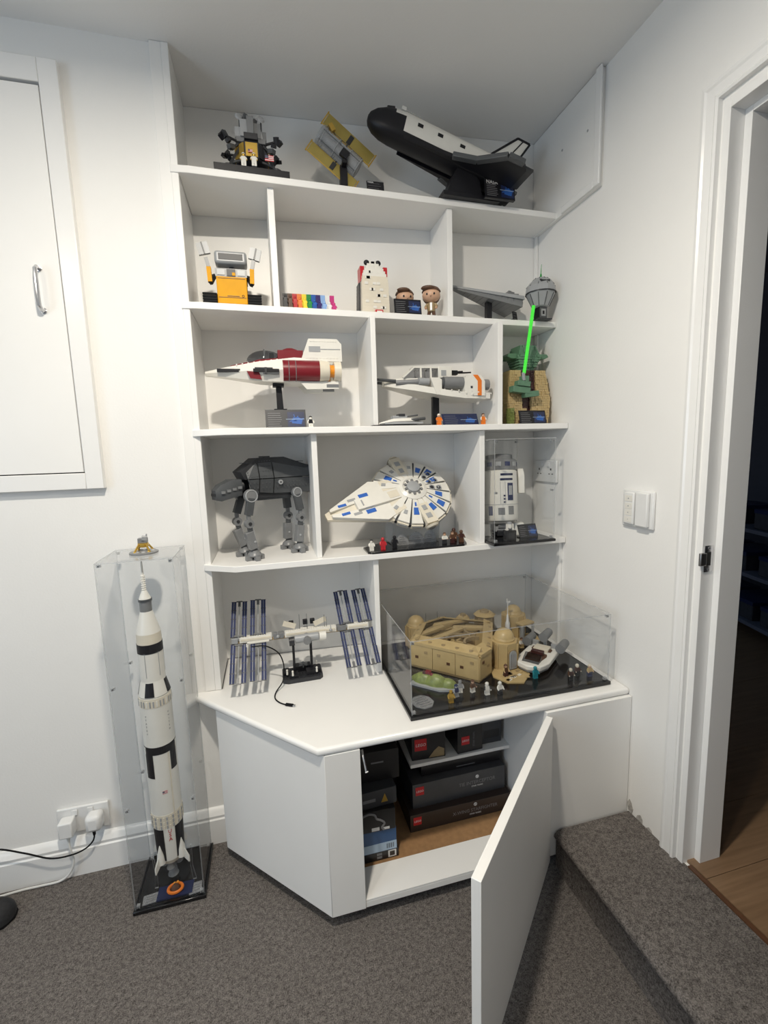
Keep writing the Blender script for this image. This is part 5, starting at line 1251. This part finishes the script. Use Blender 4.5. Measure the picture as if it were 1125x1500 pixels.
for lab, x, y, w_, h in (('low octagonal tan house behind the tavern, nearer the white spire', 1.015, .095, .042, .088), ('small octagonal tan well house behind the tavern', .925, .105, .026, .080)):
    t = thing('octagonal_house', lab, 'building', (x, y, zg))
    oct_ = lambda r, z: [(r*math.cos(PI/8+PI/4*i), r*math.sin(PI/8+PI/4*i), z) for i in range(8)]
    G().loft([oct_(w_, 0), oct_(w_*.92, h)], 'dtan').build('wall_ring', t)
    G().loft([oct_(w_*1.08, h), oct_(w_*.75, h+.010)], 'tan').build('roof', t); G().loft([oct_(w_*.45, h+.010), oct_(w_*.40, h+.018)], 'dtan').build('roof_vent', t)
    G().box(-w_*.25, w_*.25, -w_*.95, -w_*.85, .004, h*.55, 'brown').build('doorway', t)
t = thing('white_spire', 'slim grey and white spire with small vane at centre of large case', 'spire', (1.072, .010, zg))
G().lathe([(.024, 0), (.024, .020), (.018, .024), (.016, .050), (.012, .056)], 'mgrey', 10).build('plinth', t)
G().lathe([(.0095, .056), (.009, .076), (.006, .082), (.003, .110), (.0015, .112), (.0012, .165), (.001, .165)], 'plastic_white', 12).build('needle', t)
G().bc((.005, 0, .160), (.014, .002, .008), 'plastic_white').bc((-.003, 0, .167), (.004, .003, .012), 'plastic_white').build('vane', t)
t = thing('hover_car', 'small white open-top hover car with three grey engines', 'toy vehicle', (1.092, -.178, zg), math.radians(38)); t.scale = (1.3, 1.3, 1.3)
sh_ = [(-.095, 0), (-.085, -.030), (-.05, -.042), (.04, -.040), (.05, -.032), (.05, .032), (.04, .040), (-.05, .042), (-.085, .030)]
G().prism(sh_, 'z', .012, .026, 'white').build('body', t, bevel=.003)
G().prism([(x*.94, y*.9) for x, y in sh_], 'z', .006, .012, 'lgrey').build('underside', t)
G().prism([(-.060, -.020), (-.02, -.026), (-.006, -.022), (-.006, .022), (-.02, .026), (-.060, .020)], 'z', .0255, .0268, 'brown').build('cockpit', t)
G().box(-.024, -.010, -.016, .016, .026, .038, 'dbrown').build('seat', t, bevel=.001)
G().prism([(-.075, .026), (-.052, .026), (-.048, .042)], 'y', -.022, .022, 'smoke').build('windscreen', t)
G().box(.004, .036, -.020, .020, .026, .034, 'cream').box(.010, .026, -.026, .026, .026, .030, 'brown').build('rear_deck', t, bevel=.001)
for y, z in ((-.046, .036), (0, .058), (.046, .036)):
    G().cyl((.026, y, z), (.078, y, z), .013, .011, 'mgrey', 12).cyl((.078, y, z), (.082, y, z), .008, .007, 'xgrey', 10).build('engine', t)
    G().bc((.046, y*.7, (z+.026)/2), (.008, .008 if y == 0 else .03, max(.010, z-.022)), 'lgrey').build('engine_strut', t)
# a mottled green mound on a grey plate, and clear printed tile
t = thing('green_mound', 'mottled green lumpy mound on grey plate before the tavern', 'mound', (.680, -.215, zg), math.radians(-38))
G().prism([(-.075, -.030), (.03, -.042), (.085, -.02), (.07, .016), (-.07, .03)], 'z', 0, .006, 'lgrey').build('plate', t)
g = G()
for x, y, r, sx_, sz in ((-.035, -.002, .030, 1.3, 1.0), (.005, -.006, .032, 1.3, 1.0), (.045, -.004, .026, 1.2, .9), (-.058, .002, .020, 1.2, .9)): g.ball((x, y, .006), r, 'olive', 14, 6, (sx_, .75, sz), 0, 90)
g.build('mound', t, smooth=70)
G().bc((-.020, -.004, .040), (.018, .012, .010), 'dred').bc((-.034, -.004, .037), (.010, .012, .010), 'dbrown').bc((-.008, -.008, .034), (.008, .01, .012), 'dred').build('red_saddle', t, bevel=.001)
t = thing('clear_name_tile', 'octagonal clear printed tile lying at front left of large case', 'name tile', (.606, -.305, zg), .2)
G().loft([[(.034*math.cos(PI/8+PI/4*i), .038*math.sin(PI/8+PI/4*i), z) for i in range(8)] for z in (0, .003)], 'print_clear').build('tile', t)
g = G()
for k in range(5): g.box(-.022+.002*(k % 2), .020, -.024+k*.011, -.021+k*.011, .0031, .0036, 'print_grey')
g.build('print_marks', t)
fg = 'toy figures in the large case'
FG = [
 ('golden toy figure standing nearest the front left of large case', .688, -.330, 0, 'gold', None, 'gold', 'gold', 'gold'),
 ('blue grey toy figure beside golden figure in large case', .716, -.305, .2, 'lgrey', 'solar', 'solar', 'lgrey', 'lgrey'),
 ('grey toy figure behind blue grey figure in large case', .738, -.285, -.2, 'lgrey', 'mgrey', 'lgrey', 'lgrey', 'white'),
 ('brown cloaked toy figure in front of tavern corner', .776, -.295, .3, 'skin', 'brown', 'brown', 'brown', 'white'),
 ('white and black armoured toy figure left of paved terrace', .812, -.322, 0, 'white', 'white', 'white', 'xgrey', 'white'),
 ('white armoured toy figure just front of paved terrace', .852, -.330, .1, 'white', 'white', 'white', 'white', 'xgrey'),
 ('brown toy figure standing on paved terrace by arched door', .920, -.245, .2, 'skin', 'brown', 'brown', 'tan', 'dbrown'),
 ('bright teal toy figure at right edge of paved terrace', 1.010, -.278, 0, 'teal', 'teal', 'teal', 'teal', 'teal'),
 ('tan and brown toy figure between entrance tower and hover car', 1.022, -.140, -.3, 'skin', 'hair', 'tan', 'tan', 'dbrown'),
 ('white shirted toy figure behind hover car near spire', 1.092, -.060, 0, 'skin', 'hair', 'white', 'white', 'tan'),
 ('dark robed toy figure behind hover car by domed house', 1.125, -.045, 0, 'skin', 'dbrown', 'dbrown', 'brown', 'dbrown'),
 ('black clad toy figure beside the white spire base', 1.070, -.045, 0, 'black', 'black', 'black', 'black', 'black'),
 ('left one of two pale-headed dark toy figures before hover car', 1.112, -.322, 0, 'cream', None, 'dbrown', 'brown', 'black'),
 ('right one of two pale-headed dark toy figures before hover car', 1.150, -.305, 0, 'cream', 'cream', 'dbrown', 'dbrown', 'black'),
 ('blond blue-trousered toy figure at front right corner of case', 1.186, -.320, 0, 'skin', 'cream', 'tan', 'tan', 'solar')]
for lab, x, y, rz, hd_, ha, to, ar, le in FG: figure(lab, (x, y, zg+(.0062 if 'on paved' in lab else 0)), rz, hd_, ha, to, ar, le, 1.0, fg)
t = thing('round_hut', 'small white round-topped hut behind the entrance tower', 'hut', (1.025, -.075, zg))
G().lathe([(.024, 0), (.024, .022), (.020, .034), (.010, .041), (.001, .042)], 'plastic_white', 18).build('shell', t, smooth=60)
g = G().box(-.004, .004, -.0250, -.022, .010, .020, 'xgrey').box(.010, .015, -.0235, -.018, .010, .020, 'xgrey').box(-.015, -.010, -.0235, -.018, .010, .020, 'xgrey'); g.build('windows', t)

# ================================================================== ROCKET IN ITS TALL CASE
RC = display_case('rocket_display_case', 'tall slim clear acrylic case standing on carpet by left wall', -.268, -.066, -.217, -.024, .0005, 1.056, base=.012, lip=.005, mids=(.33, .70))
t = thing('moon_rocket_model', 'tall white and black moon rocket model inside slim case', 'model', (-.176, -.112, .0127))
Z0 = .0127
def ring(r0, r1, z0, z1, m, name, n=32): return G().lathe([(r0, z0-Z0), (r1, z1-Z0)], m, n).build(name, t, smooth=40)
R1 = .0435
ring(R1, R1, .205, .472, 'white', 'first_stage'); ring(R1, R1, .472, .476, 'black', 'stage_ring')
def curved(name, a, w_, z0, z1, m, r, r2=None):
    g = G(); n = max(2, int(w_/.15)); r2 = r2 or r
    for k in range(n):
        a0, a1 = a-w_/2+w_*k/n, a-w_/2+w_*(k+1)/n
        b = [((q+(r2-r)*i)*math.cos(x), (q+(r2-r)*i)*math.sin(x), (z0, z1)[i]-Z0) for q in (r-.001, r+.0008) for x in (a0, a1) for i in (0, 1)]
        g.add(b, [(0, 1, 3, 2), (4, 6, 7, 5), (0, 2, 6, 4), (1, 5, 7, 3), (0, 4, 5, 1), (2, 3, 7, 6)], m)
    return g.build(name, t)
FR = -PI/2+.25
curved('black_patch', FR, 2.2, .452, .472, 'black', R1); curved('black_patch', FR-.85, .62, .376, .452, 'black', R1); curved('black_patch', FR+.85, .55, .390, .452, 'black', R1); curved('black_patch', FR+PI, 1.0, .376, .472, 'black', R1)
ring(R1+.0006, R1+.0006, .208, .252, 'cream', 'corrugated_band')
g = G()
for k in range(32):
    for z in (.213, .227, .241):
        a = 2*PI*k/32; g.push(((R1+.0008)*math.cos(a), (R1+.0008)*math.sin(a), z-Z0), (0, 0, a)); g.box(-.001, .0012, -.0022, .0022, -.005, .005, 'lgrey' if k % 2 else 'cream'); g.pop()
g.build('corrugations', t)
ring(.040, R1, .095, .207, 'white', 'tail_section')
for a, m in ((FR-.78, 'black'), (FR+.80, 'black'), (FR+2.35, 'black'), (FR-2.35, 'black')): curved('black_patch', a, .82, .098, .205, m, .0405, .0437)
curved('cable_tunnel', FR+.45, .07, .25, .45, 'cream', R1+.0015)
us_flag(t, ((R1+.0006)*math.cos(FR), (R1+.0006)*math.sin(FR), .328-Z0), .014, (0, 0, FR+PI/2))
for i, ch in enumerate('USA'): text('lettering', ch, .0155, t, 'print_red', ((R1+.0002)*math.cos(FR+.05), (R1+.0002)*math.sin(FR+.05), .196-.0135*i-Z0), (PI/2, 0, FR+.05+PI/2))
for i, ch in enumerate('UNITED'): text('lettering', ch, .0068, t, 'print_grey', ((R1+.0006)*math.cos(FR+.75), (R1+.0006)*math.sin(FR+.75), .575-.011*i-Z0), (PI/2, 0, FR+.75+PI/2))
for i, ch in enumerate('STATES'): text('lettering', ch, .0068, t, 'print_grey', ((R1+.0006)*math.cos(FR-.75), (R1+.0006)*math.sin(FR-.75), .575-.011*i-Z0), (PI/2, 0, FR-.75+PI/2))
for k in range(4):
    a = FR+PI/4+PI/2*k; c, s_ = math.cos(a), math.sin(a)
    g = G(); g.push((c*.041, s_*.041, 0), (0, 0, a)); g.lathe([(.013, .078), (.011, .105), (.002, .138)], 'white', 12); g.prism([(.006, .074), (.026, .060), (.026, .080), (.008, .108)], 'y', -.002, .002, 'white'); g.build('engine_fairing', t)
ring(.034, .040, .080, .095, 'cream', 'thrust_ring')
for x, y in ((0, 0), (.020, .0), (-.020, 0), (0, .020), (0, -.020)):
    o = G().lathe([(.005, .0), (.0065, -.008), (.0125, -.026), (.0115, -.026), (.005, -.006)], 'mgrey', 14, (0, 0, .082-Z0)).build('engine_bell', t); o.location = (x, y, 0)
g = G().lathe([(.016, .002), (.013, .008), (.010, .040), (.010, .046)], 'print_clear', 16); g.build('clear_stand', t)
ring(R1, R1, .476, .630, 'white', 'second_stage'); ring(R1+.0008, R1+.0008, .600, .628, 'cream', 'second_stage_band')
g = G()
for k in range(30): a = 2*PI*k/30; g.push(((R1+.001)*math.cos(a), (R1+.001)*math.sin(a), .612-Z0), (0, 0, a)); g.box(-.001, .001, -.0018, .0018, -.009, .009, 'lgrey' if k % 3 else 'white'); g.pop()
g.build('band_ribs', t)
ring(R1, .034, .632, .676, 'white', 'interstage')
for a in (FR-.35, FR+1.2, FR+2.8, FR-1.9): curved('black_patch', a, .62, .634, .674, 'black', R1, .034)
ring(.034, .034, .676, .768, 'white', 'third_stage'); ring(.0348, .0348, .762, .790, 'black', 'instrument_ring'); ring(.034, .033, .790, .820, 'cream', 'adapter_band')
for a in (FR-.5, FR+.6, FR+1.7): curved('third_stage_seam', a, .04, .69, .765, 'lgrey', .0342)
ring(.033, .0165, .820, .884, 'white', 'adapter_cone'); ring(.0165, .0165, .884, .918, 'mgrey', 'service_module'); ring(.0185, .0185, .914, .921, 'dgrey', 'module_ring'); ring(.0165, .006, .921, .946, 'white', 'capsule')
g = G()
for k in range(6): z = .946+k*.0062-Z0; g.lathe([(.0045, z), (.007, z+.003), (.0042, z+.006)], 'white', 8)
g.build('escape_tower', t)
G().lathe([(.006, .983-Z0), (.006, .990-Z0), (.0035, .992-Z0), (.0028, 1.028-Z0), (.001, 1.034-Z0)], 'white', 10).build('escape_rocket', t)
# mini scene at the rocket's foot
t = thing('splashdown_raft', 'small orange ring raft on dark base below the rocket', 'toy raft', (-.158, -.178, Z0))
G().prism([(-.05, -.022), (.05, -.022), (.05, .022), (-.05, .022)], 'z', 0, .004, 'navy').build('sea_plate', t)
G().torus((0, 0, .010), .020, .0048, 'orange', 'z', 20, 8, (1, .8)).build('ring_float', t)
G().lathe([(.014, .004), (.012, .014), (.004, .024)], 'brown', 12).build('capsule', t); G().ball((-.004, .012, .016), .004, 'lorange', 8, 6).ball((.005, .013, .017), .004, 'lorange', 8, 6).build('float_bags', t)
for i, (x, y, w_, d, lab) in enumerate(((-.222, -.185, .05, .03, 'clear printed tile at front left of rocket base'), (-.100, -.185, .036, .036, 'clear printed tile at front right of rocket base'))):
    t = thing('clear_name_tile', lab, 'name tile', (x, y, Z0), .1)
    G().box(-w_/2, w_/2, -d/2, d/2, 0, .003, 'print_clear').build('tile', t); g = G()
    for k in range(3): g.box(-w_*.35, w_*.3, -d*.3+k*d*.25, -d*.25+k*d*.25, .0031, .0036, 'print_grey')
    g.build('print_marks', t)
for i, (x, lab) in enumerate(((-.222, 'tall curved clear fin left of the rocket tail'), (-.112, 'tall curved clear fin right of the rocket tail'))):
    s_ = -1 if i == 0 else 1
    g = G().prism([(0, 0), (.010, 0), (-s_*.004+.006, .05), (.004, .12), (.0, .12), (-s_*.004, .05)], 'y', -.002, .002, ['acrylic', 'acrylic']+['acrylic_edge']*6); o = g.build('clear_fin', loc=(x, -.150, Z0), smooth=0); tag(o, lab, 'stand')
# tiny lander on top of the rocket case
t = thing('mini_moon_lander', 'tiny gold and grey moon lander on round grey disc atop tall case', 'model', (-.165, -.115, 1.0563))
G().lathe([(.038, 0), (.038, .004), (.034, .006), (.001, .006)], 'mgrey', 24).build('disc', t)
g = G()
for k in range(9): a = k*.7; g.lathe([(.006, .006), (.004, .008), (.002, .007)], 'lgrey', 8, (.024*math.cos(a), .024*math.sin(a), 0))
g.build('craters', t)
G().loft([oc(.013, .018), oc(.015, .022), oc(.014, .030)], 'gold').build('descent_stage', t)
for k in range(4): a = PI/4+PI/2*k; c, s_ = math.cos(a), math.sin(a); g = G(); bar(g, (c*.013, s_*.013, .026), (c*.026, s_*.026, .009), .004, .004, 'gold'); g.cyl((c*.026, s_*.026, .006), (c*.026, s_*.026, .009), .005, .004, 'gold', 8); g.build('landing_leg', t)
G().bc((0, 0, .037), (.024, .018, .014), 'mgrey').bc((.006, -.006, .044), (.014, .012, .012), 'lgrey', (.2, .2, .3)).cyl((.01, 0, .045), (.012, -.004, .056), .0022, None, 'lgrey', 6).build('ascent_stage', t, bevel=.001)
